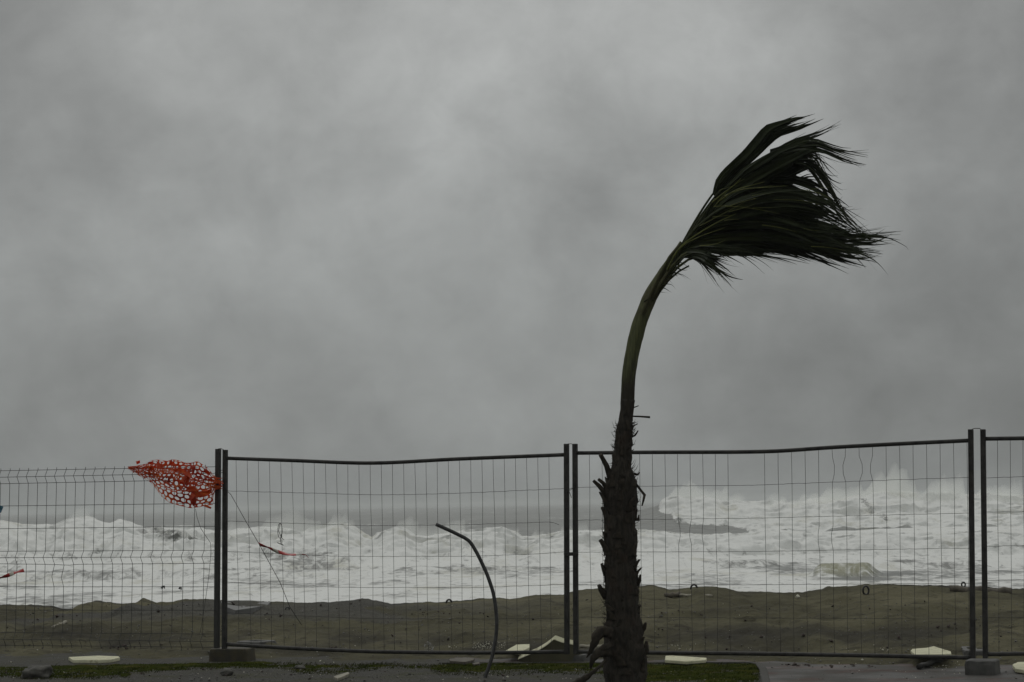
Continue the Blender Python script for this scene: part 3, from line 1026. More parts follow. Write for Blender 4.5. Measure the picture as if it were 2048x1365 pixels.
# coupling clamp between the middle uprights
cl_ = empty('fence_clamp', FP(1142, 1109, 0.03))
tag(cl_, 'steel clamp bolting the two posts left of the palm together', 'clamp')
mb = MB()
a, b = FP(1128, 1109, 0.031), FP(1156, 1108, 0.031)
mb.box((a + b) / 2, (b - a).length, 0.012, 0.034, (b - a).normalized(), Vector((-_sl, 1, 0)).normalized(), Vector((0, 0, 1)))
a2, b2 = FP(1128, 1109, -0.031), FP(1156, 1108, -0.031)
mb.box((a2 + b2) / 2, (b - a).length, 0.012, 0.034, (b - a).normalized(), Vector((-_sl, 1, 0)).normalized(), Vector((0, 0, 1)))
mb.build('clamp_plate', M['steel'], cl_, bevel=0.003)
for px in (1129.5, 1142, 1155):
    mb = MB()
    mb.tube([FP(px, 1108.5, 0.05), FP(px, 1108.5, -0.05)], 0.011, 6)
    mb.build('bolt', M['steel'], cl_)

# concrete feet
SXD = Vector((1, _sl, 0)).normalized()
SYD = Vector((-_sl, 1, 0)).normalized()
UPZ = Vector((0, 0, 1))


def foot(c, lx, ly, h, rot, mat, label, slots=0):
    """moulded block: chamfered body with post holes as darker sunk sleeves"""
    ca, sa = math.cos(rot), math.sin(rot)
    ax = SXD * ca + SYD * sa
    ay = UPZ.cross(ax)
    mb = MB()
    c = Vector(c)
    prof = [(-0.5, 0, 1.0), (-0.5, 0.75, 1.0), (-0.44, 1.0, 0.93)]
    n = 24
    ringv = []
    for (lv, hz, sc) in ((0, 0.0, 1.0), (1, 0.72, 0.985), (2, 0.93, 0.965), (3, 1.0, 0.92)):
        for k in range(n):
            t = 2 * math.pi * k / n
            ex = 0.28                                     # superellipse: rounded corners
            cx = math.copysign(abs(math.cos(t)) ** ex, math.cos(t)) * lx / 2 * sc
            cy = math.copysign(abs(math.sin(t)) ** ex, math.sin(t)) * ly / 2 * (sc if lv < 3 else sc * 0.97)
            j = RNG.uniform(-0.004, 0.004)
            ringv.append(c + ax * (cx + j) + ay * (cy + j) + UPZ * (h * hz))
    fs = []
    for lv in range(3):
        for k in range(n):
            a_ = lv * n + k
            b_ = lv * n + (k + 1) % n
            fs.append((a_, b_, b_ + n, a_ + n))
    if not slots:
        fs.append(tuple(3 * n + k for k in range(n)))
        fs.append(tuple(range(n))[::-1])
        mb.add(ringv, fs)
    else:
        # open slot in the top: an inner rectangle sunk to the ground
        b0 = mb.add(ringv, fs)
        inner = []
        sx_, sy_ = lx * 0.60, ly * 0.46
        for k in range(n):
            t = 2 * math.pi * k / n
            cx = math.copysign(abs(math.cos(t)) ** 0.15, math.cos(t)) * sx_ / 2
            cy = math.copysign(abs(math.sin(t)) ** 0.15, math.sin(t)) * sy_ / 2
            inner.append((cx, cy))
        vv = [c + ax * x + ay * y + UPZ * h for x, y in inner] + [c + ax * x * 0.95 + ay * y * 0.95 + UPZ * 0.01 for x, y in inner]
        b1 = mb.add(vv, [])
        for k in range(n):
            k2 = (k + 1) % n
            mb.f.append((3 * n + k + b0, 3 * n + k2 + b0, b1 + k2, b1 + k))
            mb.f.append((b1 + k, b1 + k2, b1 + n + k2, b1 + n + k))
        mb.f.append(tuple(b1 + n + k for k in range(n)))
        for s_ in range(1, slots):
            xo = sx_ * (s_ / slots - 0.5)
            mb.box(c + ax * xo + UPZ * (h * 0.5), 0.035, sy_ * 0.98, h * 0.97, ax, ay, UPZ)
    o = mb.build('concrete_foot', mat, origin=c)
    return tag(o, label, 'fence foot', 'concrete feet of the fence')


def foot_at(pl, pr, ybase, ytop, dep, mat, label, rot=0.0, slots=0, back=0.0):
    g = hit((pl + pr) / 2, ybase)
    wdt = (pr - pl) * g.y / FPX
    top = P((pl + pr) / 2, ytop, g.y)
    h = max(0.05, top.z - g.z)
    c = g + SYD * (dep / 2 + back) - UPZ * 0.01
    return foot(c, wdt, dep, h + 0.01, rot, mat, label, slots)


foot_at(409, 492, 1324, 1298, 0.30, M['mossy'], 'mossy concrete foot under the double post beside the orange netting', rot=0.12)
foot_at(466, 528, 1295, 1284, 0.34, M['concrete'], 'slotted concrete foot lying behind the left double post', slots=1, rot=-0.3)
foot_at(1112, 1168, 1327, 1310, 0.30, M['concrete'], 'dark concrete foot under the double post left of the palm')
foot_at(1928, 1990, 1352, 1322, 0.30, M['concrete'], 'rounded concrete foot under the double post at the far right')
foot_at(1912, 1962, 1313, 1303, 0.62, M['concrete'], 'slotted concrete foot lying behind the right double post', slots=2, rot=0.25)

# ------------------------------------------------------------------ orange netting
top_n = [(256, 935), (300, 926), (345, 922), (380, 922), (402, 925), (412, 933), (422, 948), (432, 957), (446, 966)]
bot_n = [(256, 936), (278, 950), (300, 962), (311, 974), (322, 990), (340, 1005), (362, 1014), (384, 1019), (404, 1016), (425, 1008), (424, 994), (430, 978), (444, 974)]


def poly_at(tb, f):
    a = np.array(tb, float)
    s = np.concatenate([[0], np.cumsum(np.hypot(np.diff(a[:, 0]), np.diff(a[:, 1])))])
    s /= s[-1]
    return float(np.interp(f, s, a[:, 0])), float(np.interp(f, s, a[:, 1]))


def net_sheet(mb, top, bot, nu, nv, off, seed, fill=0.08, hole=0.40, skip=None):
    rg = random.Random(seed)

    def pos(u, v):
        u, v = min(max(u, 0), 1), min(max(v, 0), 1)
        a, b = poly_at(top, u), poly_at(bot, u)
        x, y = a[0] + (b[0] - a[0]) * v, a[1] + (b[1] - a[1]) * v
        edge = math.sin(math.pi * min(max(u, 0.02), 0.98)) ** 0.5
        x += 12 * edge * (float(vnoise(u * 7, v * 5, 0, seed)) - 0.5)
        y += 12 * edge * (float(vnoise(u * 7, v * 5, 5, seed)) - 0.5)
        o = off + 0.10 * (float(fbm(u * 4, v * 3, 2, seed, 2)) - 0.5) + 0.05 * math.sin(u * 9 + v * 4)
        return FP(x, y, o)
    # jittered lattice of cells, brick-like offset, each with an oval opening
    for j in range(nv):
        for i in range(-1, nu):
            sh = 0.5 * (j % 2)
            u0, u1 = (i + sh) / nu, (i + 1 + sh) / nu
            v0, v1 = j / nv, (j + 1) / nv
            if u1 <= 0.005 or u0 >= 0.995:
                continue
            if skip and skip((u0 + u1) / 2, (v0 + v1) / 2):
                continue
            cu, cv = (u0 + u1) / 2, (v0 + v1) / 2
            K = 12
            outer, inner = [], []
            fx, fy = hole * rg.uniform(0.72, 1.08), hole * rg.uniform(0.72, 1.08)
            ju, jv = rg.uniform(-0.035, 0.035), rg.uniform(-0.035, 0.035)
            for k in range(K):
                t = 2 * math.pi * (k + 0.5) / K
                c, s = math.cos(t), math.sin(t)
                m = max(abs(c), abs(s))
                outer.append(pos(cu + 0.5 * c / m * (u1 - u0), cv + 0.5 * s / m * (v1 - v0)))
                inner.append(pos(cu + (fx * c + ju) * (u1 - u0), cv + (fy * s + jv) * (v1 - v0)))
            if rg.random() < fill:
                mb.add(outer, [tuple(range(K))])
            else:
                mb.add(outer + inner, [(k, (k + 1) % K, K + (k + 1) % K, K + k) for k in range(K)])


nroot = empty('safety_netting', FP(430, 965, 0.05))
tag(nroot, 'torn orange safety netting blown against the wire fence left of the double post', 'netting')
mb = MB()
net_sheet(mb, top_n, bot_n, 19, 11, 0.11, 301, 0.03, 0.47)
o = mb.build('net_sheet', M['net'], nroot)
so = o.modifiers.new('thick', 'SOLIDIFY')
so.thickness = 0.0025
mb = MB()
net_sheet(mb, [(258, 937), (300, 929), (345, 924), (385, 929), (400, 945), (410, 965)], [(258, 937), (282, 949), (308, 958), (335, 972), (365, 980), (405, 972)], 20, 7, 0.045, 307, 0.03, 0.46)
o = mb.build('net_sheet', M['net'], nroot)
so = o.modifiers.new('thick', 'SOLIDIFY')
so.thickness = 0.0025
# the gathered end dragged round the post
mb = MB()
for k in range(7):
    y0, y1 = 955 + k * 3.5, 958 + k * 3.4 + RNG.uniform(-2, 2)
    pts = [FP(412 + RNG.uniform(-4, 4), y0 + RNG.uniform(-3, 3), 0.08), FP(424, (y0 + y1) / 2 + RNG.uniform(-3, 3), 0.07), FP(434, y1 + RNG.uniform(-2, 2), 0.05), FP(441, y1 + RNG.uniform(-3, 3), 0.045), FP(445 + RNG.uniform(-4, 2), y1 + RNG.uniform(-4, 4), 0.03)]
    mb.tube(pts, [0.006, 0.008, 0.008, 0.006, 0.002], 5)
mb.build('net_end', M['net'], nroot, smooth=True)


def flap(pts_px, off):
    mb = MB()
    n = len(pts_px)
    vs = [FP(x, y, off + 0.03 * math.sin(i * 1.9)) for i, (x, y) in enumerate(pts_px)]
    c = sum(vs, Vector()) / n - SYD * 0.025
    mb.add(vs + [c], [(i, (i + 1) % n, n) for i in range(n)])
    o = mb.build('net_flap', M['net'], nroot)
    so = o.modifiers.new('thick', 'SOLIDIFY')
    so.thickness = 0.003
    return o


flap([(374, 975), (388, 973), (396, 979), (398, 986), (412, 983), (423, 978), (423, 986), (415, 992), (400, 996), (390, 990), (378, 982)], 0.15)
flap([(366, 958), (374, 951), (380, 955), (378, 966), (374, 974), (368, 966)], 0.15)
flap([(294, 932), (304, 931), (306, 938), (298, 941)], 0.13)
flap([(272, 923), (280, 921), (280, 926), (274, 929)], 0.09)
flap([(410, 1009), (423, 1015), (422, 1018), (408, 1013)], 0.09)
flap([(340, 921), (344, 919), (344, 930), (339, 931)], 0.12)
flap([(383, 985), (392, 992), (393, 1004), (388, 1014), (381, 1006), (380, 994)], 0.145)
flap([(345, 938), (362, 936), (376, 944), (384, 954), (380, 957), (366, 945), (350, 943)], 0.145)

# barrier tape, rope, hanging wires


def tape(px, w, label, seed):
    rg = random.Random(seed)
    mb = MB()
    st = []
    n = 36
    for i in range(n + 1):
        f = i / n
        x, y = poly_at(px, f)
        tw = math.sin(f * 7 + seed)
        ww = w * (0.35 + 0.65 * abs(tw)) * (1.0 if f < 0.62 else max(0.25, 1 - (f - 0.62) * 4))
        for s in (-1, 1):
            mb.v.append(tuple(FP(x + s * ww * 0.2, y + s * ww * 0.5, 0.03 + 0.02 * s * math.cos(f * 7 + seed))))
            st.append(f)
    for i in range(n):
        mb.f.append((2 * i, 2 * i + 1, 2 * i + 3, 2 * i + 2))
    o = mb.build('barrier_tape', M['tape'], origin=FP(*px[0], 0.03), smooth=True)
    at = o.data.attributes.new('stripe', 'FLOAT', 'POINT')
    at.data.foreach_set('value', np.array(st, np.float32))
    so = o.modifiers.new('thick', 'SOLIDIFY')
    so.thickness = 0.0015
    return tag(o, label, 'barrier tape', 'scraps of barrier tape on the fence')


tape([(518, 1089), (535, 1095), (552, 1103), (575, 1109), (583, 1110), (600, 1109), (611, 1110), (617, 1116)], 8, 'red and white barrier tape tied to the slack line, fluttering right', 2)
tape([(48, 1141), (30, 1146), (14, 1152), (-6, 1158), (-24, 1160)], 7, 'red and white barrier tape scrap at the left edge of the wire fence', 5)
wire_thing('slack_line', [FP(455, 983, .03), FP(462, 990, .03), FP(490, 1040, .02), FP(519, 1090, .03), FP(560, 1165, .02), FP(580, 1215, -.2), FP(603, 1250, -.5)], 0.0032, M['rope'], 'thin slack line running diagonally down from the left panel upright to the sand', 'rope')
wire_thing('loose_string', [FP(391, 1018, .08), FP(394, 1035, .06), FP(402, 1058, .05), FP(414, 1076, .04), FP(421, 1086, .04), FP(422, 1105, .04), FP(418, 1150, .04), FP(411, 1200, .03), FP(405, 1240, .03), FP(400, 1268, .02), FP(412, 1274, .02)], 0.0024, M['rope'], 'loose string hanging from the bottom of the orange netting', 'string')
mb = MB()
mb.tube([FP(560 + 4.5 * math.sin(t), 1062 - 15 * math.cos(t), 0.02) for t in np.linspace(0, 2 * math.pi, 20)], 0.003, 5)
mb.tube([FP(560.5, 1046, .02), FP(557, 1062, .02), FP(563, 1076, .02), FP(568, 1080, .02)], 0.0028, 5)
mb.tube([FP(563, 1068, .02), FP(561, 1078, .02), FP(562, 1088, .02), FP(567, 1091, .025), FP(555, 1086, .025)], 0.004, 5)
tag(mb.build('knotted_string', M['rope'], origin=FP(560, 1046, .02), smooth=True), 'knotted loop of dark string hanging in the mesh above the barrier tape', 'string')
mb = MB()
pts = [(-14, 1013), (0, 1011), (7, 1014), (5, 1019), (2, 1026), (-6, 1024), (-16, 1022)]
vs = [FP(x, y, 0.03 + 0.015 * math.sin(i * 2.2)) for i, (x, y) in enumerate(pts)]
mb.add(vs, [tuple(range(len(vs)))])
o = mb.build('plastic_scrap', M['blue'], origin=vs[0])
o.modifiers.new('thick', 'SOLIDIFY').thickness = 0.003
tag(o, 'blue plastic scrap snagged on the wire fence at the left edge', 'scrap')
for (x, y, lb) in ((326, 1174, 'knot of dark weed caught on the wire fence, left one of two'), (360, 1176, 'knot of dark weed caught on the wire fence near the double post')):
    mb = MB()
    for k in range(5):
        mb.tube([FP(x + RNG.uniform(-5, 2), y + RNG.uniform(-3, 2), .01), FP(x + RNG.uniform(-1, 4), y + RNG.uniform(-2, 4), .02), FP(x + RNG.uniform(-4, 4), y + RNG.uniform(0, 6), .015)], [0.003, 0.006, 0.002], 5)
    tag(mb.build('weed_tuft', M['black'], origin=FP(x, y, .01)), lb, 'seaweed')

# ------------------------------------------------------------------ bent pole
bp_px = [(872, 1049), (905, 1064), (935, 1079), (941, 1084), (956, 1110), (974, 1148), (986, 1183), (991, 1210), (994, 1245), (992, 1275), (986, 1308), (976, 1340), (969, 1356)]
gb = hit(969, 1356)
xs_, ys_ = np.array(bp_px, float).T
pts = []
for f in np.linspace(0, 1, 60):
    x, y = poly_at(bp_px, f)
    pts.append(P(x, y, gb.y + 0.15 * (1 - f)))
pts.append(pts[-1] - Vector((0, 0, 0.05)))
for _ in range(2):
    pts = [pts[0]] + [(pts[i - 1] + pts[i] * 2 + pts[i + 1]) / 4 for i in range(1, len(pts) - 1)] + [pts[-1]]
mb = MB()
mb.tube(pts, 0.0165, 12)
tag(mb.build('bent_pole', M['pole'], origin=gb, smooth=True), 'thin grey metal pole bent over to the left in front of the fence', 'pole')

# ------------------------------------------------------------------ palm
PY = 18.6


def PP(x, y, o=0.0):
    return P(x, y, PY - o)


tr = [(1400, 1252, 45), (1365, 1252, 43), (1330, 1250, 41), (1300, 1249, 41), (1275, 1247, 38), (1250, 1245, 36), (1220, 1244, 34), (1180, 1243, 33), (1140, 1241, 32), (1100, 1240, 31), (1060, 1240, 31), (1030, 1241, 31), (1005, 1241, 32), (985, 1241, 32), (965, 1243, 29), (950, 1244, 25), (935, 1244, 20), (915, 1245, 17), (890, 1247, 16), (870, 1249, 16), (855, 1250, 17), (840, 1251, 14), (820, 1254, 13.5), (800, 1255, 13.5)]
nk = [(850, 1250, 12), (820, 1254, 12.8), (800, 1255, 13), (780, 1256, 12.6), (760, 1256.5, 12.6), (745, 1258, 13), (720, 1262, 13), (700, 1266, 13.2), (680, 1270.5, 13.6), (660, 1275.5, 13.8), (640, 1282, 13.2), (620, 1290, 13.0), (605, 1296, 13.6), (590, 1303, 13.2), (575, 1312, 13.2), (560, 1321, 12.2), (545, 1329, 10.5), (530, 1337, 8.5), (515, 1345, 6.5), (500, 1354, 4), (490, 1360, 2)]
palm = empty('palm_tree', Vector(PP(1252, 1372)))
palm.location.z = GZ
tag(palm, 'palm tree bent by the wind with all its fronds streaming to the right', 'palm tree')


def lathe_px(rows_, name, mat, nseg, rough, seed, sub=6, ridge=0):
    a = np.array(rows_, float)
    n = (len(a) - 1) * sub + 1
    q = np.linspace(0, len(a) - 1, n)
    yy, xx, rr = [np.interp(q, np.arange(len(a)), a[:, c]) for c in range(3)]
    for arr in (xx, rr):
        for _ in range(4):
            arr[1:-1] = (arr[:-2] + 2 * arr[1:-1] + arr[2:]) / 4
    mb = MB()
    m2p = PY / FPX
    for i in range(n):
        c = PP(xx[i], yy[i])
        j0, j1 = max(i - 1, 0), min(i + 1, n - 1)
        t = (PP(xx[j1], yy[j1]) - PP(xx[j0], yy[j0])).normalized()
        sx = Vector((0, -1, 0)).cross(t).normalized()
        sy = t.cross(sx)
        for k in range(nseg):
            an = 2 * math.pi * k / nseg
            rn = 1 + rough * (float(fbm(math.cos(an) * 1.6 + 5, math.sin(an) * 1.6 + 5, i * 0.35 / sub * 3, seed, 3)) - 0.5) * 2
            if ridge:
                rn += 0.09 * math.sin(an * ridge + i * 0.012) + 0.05 * math.sin(an * (ridge * 2 + 1) + 1.3)
            rad = rr[i] * m2p * rn
            mb.v.append(tuple(c + (sx * math.cos(an) + sy * math.sin(an)) * rad))
    for i in range(n - 1):
        for k in range(nseg):
            b, c2 = i * nseg + k, i * nseg + (k + 1) % nseg
            mb.f.append((b, c2, c2 + nseg, b + nseg))
    mb.f.append(tuple((n - 1) * nseg + k for k in range(nseg)))
    mb.f.append(tuple(range(nseg))[::-1])
    return mb.build(name, mat, palm, smooth=True)


lathe_px(tr, 'trunk', M['trunk'], 44, 0.24, 401)
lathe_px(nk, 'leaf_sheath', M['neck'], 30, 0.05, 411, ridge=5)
TRA = np.array(tr, float)[::-1]


def tr_at(y):
    return float(np.interp(y, TRA[:, 0], TRA[:, 1])), float(np.interp(y, TRA[:, 0], TRA[:, 2])) * PY / FPX


def boot(y, an, length, width, flare, seed):
    """the stub of a cut leaf stalk: a curved tapering tongue pressed to the trunk, its tip standing off"""
    rg = random.Random(seed)
    cx, rad = tr_at(y)
    base = PP(cx, y)
    out = Vector((math.cos(an), -math.sin(an), 0))
    side = Vector((math.sin(an), math.cos(an), 0))
    mb = MB()
    n = 7
    skew = rg.uniform(-0.25, 0.25) * width
    for i in range(n):
        f = i / (n - 1)
        w = width * (1 - 0.62 * f) * (0.9 + 0.2 * rg.random())
        lift = rad * 0.93 + flare * f ** 1.6
        th = 0.020 * (1 - 0.55 * f)
        c = base + UPZ * (length * (f - 0.35)) + out * lift + side * skew * f
        jag = rg.uniform(-0.010, 0.014) if i == n - 1 else 0
        for (s, d) in ((-1, 0), (-0.45, th), (0.45, th), (1, 0), (0.45, -th), (-0.45, -th)):
            mb.v.append(tuple(c + side * (w * s / 2) + out * (d - abs(s) * 0.012) + UPZ * (jag * s)))
    for i in range(n - 1):
        for k in range(6):
            b, c2 = i * 6 + k, i * 6 + (k + 1) % 6
            mb.f.append((b, c2, c2 + 6, b + 6))
    mb.f.append(tuple(range(6))[::-1])
    mb.f.append(tuple((n - 1) * 6 + k for k in range(6)))
    return mb.build('leaf_base', M['boot'], palm, smooth=True)


rg = random.Random(41)
y = 1352.0
an = 0.3
cnt = 0
while y > 965 and cnt < 84:
    an += 2.399963 + rg.uniform(-0.6, 0.6)
    boot(y, an, rg.uniform(0.05, 0.13), rg.uniform(0.07, 0.16), rg.choice((0.005, 0.012, 0.020, 0.034, 0.05)) * rg.uniform(0.6, 1.4), cnt)
    y -= 4.9 * rg.uniform(0.7, 1.3)
    cnt += 1
for k in range(10):
    an += 2.4
    boot(945 - k * 10.0, an, rg.uniform(0.06, 0.10), rg.uniform(0.035, 0.055), rg.uniform(0.004, 0.014), 900 + k)


def stub(pts, rads, name='leaf_stub', mat='boot', depth=0.0, sides=7):
    mb = MB()
    mb.tube([PP(x, y, depth + 0.02 * i) for i, (x, y) in enumerate(pts)], [r * PY / FPX for r in rads], sides)
    return mb.build(name, M[mat], palm, smooth=True)


stub([(1226, 985), (1220, 955), (1213, 932), (1205, 917), (1201, 910)], [7, 6.5, 5.5, 4.5, 4.5])
stub([(1228, 965), (1220, 945), (1214, 930)], [6, 3, 1.2])
stub([(1218, 1005), (1208, 985), (1198, 972), (1187, 962)], [6, 5, 4.5, 3.2])
stub([(1221, 995), (1213, 977), (1206, 966), (1197, 959)], [5, 4.5, 4, 3.2])
stub([(1262, 833), (1280, 833.5), (1300, 835)], [1.6, 1.8, 2.2])
stub([(1262, 816), (1269, 815), (1277, 812)], [1.4, 1.2, 0.9])
stub([(1260, 856), (1268, 852), (1275, 848)], [1.6, 1.4, 1.0])
stub([(1262, 875), (1270, 871), (1273, 867), (1276, 862)], [2.2, 2.0, 1.6, 1.2])
stub([(1263, 960), (1275, 972), (1284, 984), (1289, 990), (1287, 1000), (1284, 1012)], [3.2, 2.4, 2.6, 3.0, 2.4, 1.4])
stub([(1268, 948), (1276, 950), (1279, 945)], [3, 2, 1])
stub([(1262, 1035), (1270, 1038), (1277, 1040), (1278, 1030)], [5, 5, 3, 1.2])
stub([(1213, 1195), (1206, 1185), (1201, 1178), (1198, 1171)], [8, 7, 5.5, 4.0])
stub([(1212, 1150), (1207, 1138), (1203, 1128)], [6, 4.5, 2.5])
stub([(1273, 1170), (1279, 1160), (1281, 1150)], [6, 4, 2])
stub([(1278, 1265), (1288, 1255), (1292, 1246)], [8, 5.5, 2.5])
stub([(1282, 1310), (1292, 1300), (1293, 1283)], [9, 7, 3])
hair = MB()
for k in range(700):
    yy = rg.uniform(845, 1360)
    cx, rad = tr_at(yy)
    a_n = rg.uniform(0, 2 * math.pi)
    out = Vector((math.cos(a_n), -math.sin(a_n), 0))
    tg = Vector((math.sin(a_n), math.cos(a_n), 0)) * rg.uniform(-0.6, 0.6)
    b0 = PP(cx, yy) + out * rad * 0.95
    l_ = rg.uniform(0.02, 0.065)
    v_ = UPZ * rg.uniform(-0.3, 1.1) + tg
    hair.tube([b0, b0 + out * l_ * 0.4 + v_ * l_ * 0.5, b0 + out * l_ * 0.75 + v_ * l_ * 1.3], [0.0034, 0.0026, 0.0007], 4)
hair.build('trunk_fibre', M['boot'], palm, smooth=True)['kind'] = 'stuff'
# dead leaf stalks hanging at the foot of the trunk
def dead(path, w, name='dead_leaf', depth=0.15):
    mb = MB()
    n = 14
    for i in range(n + 1):
        f = i / n
        x, y = poly_at(path, f)
        x2, y2 = poly_at(path, min(1, f + 0.02))
        ww = np.interp(f, [k / (len(w) - 1) for k in range(len(w))], w) * PY / FPX / 2
        c = PP(x, y, depth + 0.06 * math.sin(f * 3))
        d = (PP(x2, y2, depth) - PP(*poly_at(path, max(0, f - 0.02)), depth)).normalized()
        nrm = Vector((0, -1, 0.2)).cross(d).normalized()
        fr = Vector((0, -1, 0))
        for (s, o) in ((-1, 0), (-0.5, 0.4), (0.5, 0.4), (1, 0), (0, -0.4)):
            mb.v.append(tuple(c + nrm * ww * s * (1 + 0.15 * math.sin(i * 2.3 + s)) + fr * ww * o))
    for i in range(n):
        for k in range(5):
            b, c2 = i * 5 + k, i * 5 + (k + 1) % 5
            mb.f.append((b, c2, c2 + 5, b + 5))
    mb.f.append(tuple(range(5)))
    mb.f.append(tuple(n * 5 + k for k in range(5))[::-1])
    return mb.build(name, M['boot'], palm, smooth=True)


dead([(1225, 1268), (1205, 1262), (1195, 1270), (1188, 1288), (1180, 1305), (1173, 1316)], [22, 24, 22, 15, 9, 2])
dead([(1225, 1302), (1205, 1302), (1192, 1310), (1184, 1322), (1181, 1338)], [26, 24, 17, 11, 3])
dead([(1212, 1320), (1200, 1333), (1188, 1343), (1172, 1356), (1150, 1372)], [5, 6, 8, 14, 20], depth=0.3)
dead([(1224, 1290), (1208, 1296), (1196, 1303), (1190, 1312)], [14, 12, 8, 4])


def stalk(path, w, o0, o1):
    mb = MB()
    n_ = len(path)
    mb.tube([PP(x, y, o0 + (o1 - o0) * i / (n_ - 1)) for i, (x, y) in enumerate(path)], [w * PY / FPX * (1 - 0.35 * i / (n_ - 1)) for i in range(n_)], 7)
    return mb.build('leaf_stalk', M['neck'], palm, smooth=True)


stalk([(1296, 606), (1310, 572), (1328, 540), (1346, 508), (1362, 484)], 4.2, 0.03, 0.06)
stalk([(1305, 600), (1322, 566), (1342, 536), (1364, 512), (1388, 498)], 4.0, 0.05, 0.15)
stalk([(1312, 592), (1332, 562), (1354, 536), (1376, 520), (1400, 512)], 3.4, 0.02, 0.2)
stalk([(1318, 585), (1338, 560), (1358, 543), (1378, 532)], 2.6, -0.04, 0.05)
stalk([(1286, 630), (1300, 590), (1318, 552), (1338, 515), (1358, 490)], 3.4, 0.06, 0.10)


# fronds
def curve_px(path, n):
    return [poly_at(path, i / (n - 1)) for i in range(n)]


def smooth_path(p, it=2):
    p = [np.array(q, float) for q in p]
    for _ in range(it):
        out = [p[0]]
        for a, b in zip(p[:-1], p[1:]):
            out += [a * 0.75 + b * 0.25, a * 0.25 + b * 0.75]
        out.append(p[-1])
        p = out
    return [tuple(q) for q in p]


def frond(petiole, A, B, n, dep, spread, seed, wpx=9.0, young=0.0, lmin=0.72, curl=10.0, prad=2.6, jit=6.0, soft=2, full=False):
    """fan leaf in the wind: its stalk, and pleated segments streaming from it between the two guide paths"""
    rg = random.Random(seed)
    A, B = smooth_path(A, soft), smooth_path(B, soft)
    mb = MB()
    yv = []
    S = 18
    ncl = max(2, int(round(n / 4.5)))
    clus = [(rg.uniform(0.86, 1.03), rg.gauss(0, jit * 0.9), rg.gauss(0, jit * 0.9), rg.gauss(0, curl * 0.8)) for _ in range(ncl)]
    for k in range(n):
        u = min(1, max(0, (k + rg.uniform(-0.3, 0.7)) / n))
        kc = min(ncl - 1, int(u * ncl))
        cc = (kc + 0.5) / ncl                                  # torn segments cling together in frayed tufts
        cl_L, cl_x, cl_y, cl_c = clus[kc]
        L = min(1.04, rg.uniform(lmin, 1.06) * cl_L)
        d0 = dep + spread * (0.35 * math.sin(u * 7 + seed) + rg.uniform(-0.5, 0.5))
        ph, ph2 = rg.uniform(0, 6.28), rg.uniform(0, 6.28)
        cu = rg.gauss(0, curl * 1.3) + 2
        cdx = rg.uniform(-0.4, 0.8) * abs(cu)
        wid = wpx * rg.uniform(0.75, 1.25)
        jx, jy = rg.gauss(0, jit * 0.55) + cl_x, rg.gauss(0, jit * 0.55) + cl_y
        cu = cu * 0.7 + cl_c
        roll = rg.uniform(-1.2, 1.2)
        yg = young if rg.random() < 0.55 else young * 0.25
        line = []
        for i in range(S + 1):
            f = i / S * L
            pa, pb = poly_at(A, min(f, 1)), poly_at(B, min(f, 1))
            e = i / S
            ue = u + (cc - u) * 0.72 * float(sst(np.array(e), 0.25, 0.95))
            x = pa[0] + (pb[0] - pa[0]) * ue
            y = pa[1] + (pb[1] - pa[1]) * ue
            amp = sst(np.array(e), 0.1, 0.9)
            x += jx * float(amp) + cdx * max(0, e - 0.6) ** 2 * 4
            y += jy * float(amp) + 2.2 * math.sin(e * 5 + ph) * e + cu * max(0, e - 0.55) ** 2 * 4
            o = d0 * min(1, f * 2.2) + 0.05 * math.sin(e * 4 + ph2) * e
            line.append(PP(x, y, o))
        for i in range(S + 1):
            e = i / S
            t = (line[min(i + 1, S)] - line[max(i - 1, 0)]).normalized()
            ww = wid * PY / FPX * float(np.interp(e, [0, 0.12, 0.4, 0.62, 0.85, 1.0], [0.30, 0.75, 1.0, 0.58, 0.24, 0.04] if not full else [0.5, 0.8, 1.0, 0.95, 0.5, 0.05])) / 2
            view = Vector((0, -1, 0))
            sd = t.cross(view)
            sd = sd.normalized() if sd.length > 1e-6 else Vector((0, 0, 1))
            nm = sd.cross(t).normalized()
            rr = roll + 0.8 * math.sin(e * 3 + ph2) * e
            sd, nm = sd * math.cos(rr) + nm * math.sin(rr), nm * math.cos(rr) - sd * math.sin(rr)
            p = line[i]
            mb.v += [tuple(p + sd * ww + nm * ww * 0.45), tuple(p), tuple(p - sd * ww + nm * ww * 0.45)]
            v = yg * max(0.0, 1 - e * 2.2)
            yv += [v * 0.5, v, v * 0.5]
        b = len(mb.v) - 3 * (S + 1)
        for i in range(S):
            for c in (0, 1):
                q = b + 3 * i + c
                mb.f.append((q, q + 1, q + 4, q + 3))
    o = mb.build('frond', M['leaf'], palm, smooth=False)
    at = o.data.attributes.new('young', 'FLOAT', 'POINT')
    at.data.foreach_set('value', np.array(yv, np.float32))
    if petiole:
        pp = smooth_path(petiole, 2)
        m2 = MB()
        nn = len(pp)
        m2.tube([PP(x, y, dep * i / nn) for i, (x, y) in enumerate(pp)], [prad * PY / FPX * (1 - 0.45 * i / nn) for i in range(nn)], 7)
        m2.build('petiole', M['petiole'], o, smooth=True)
    return o


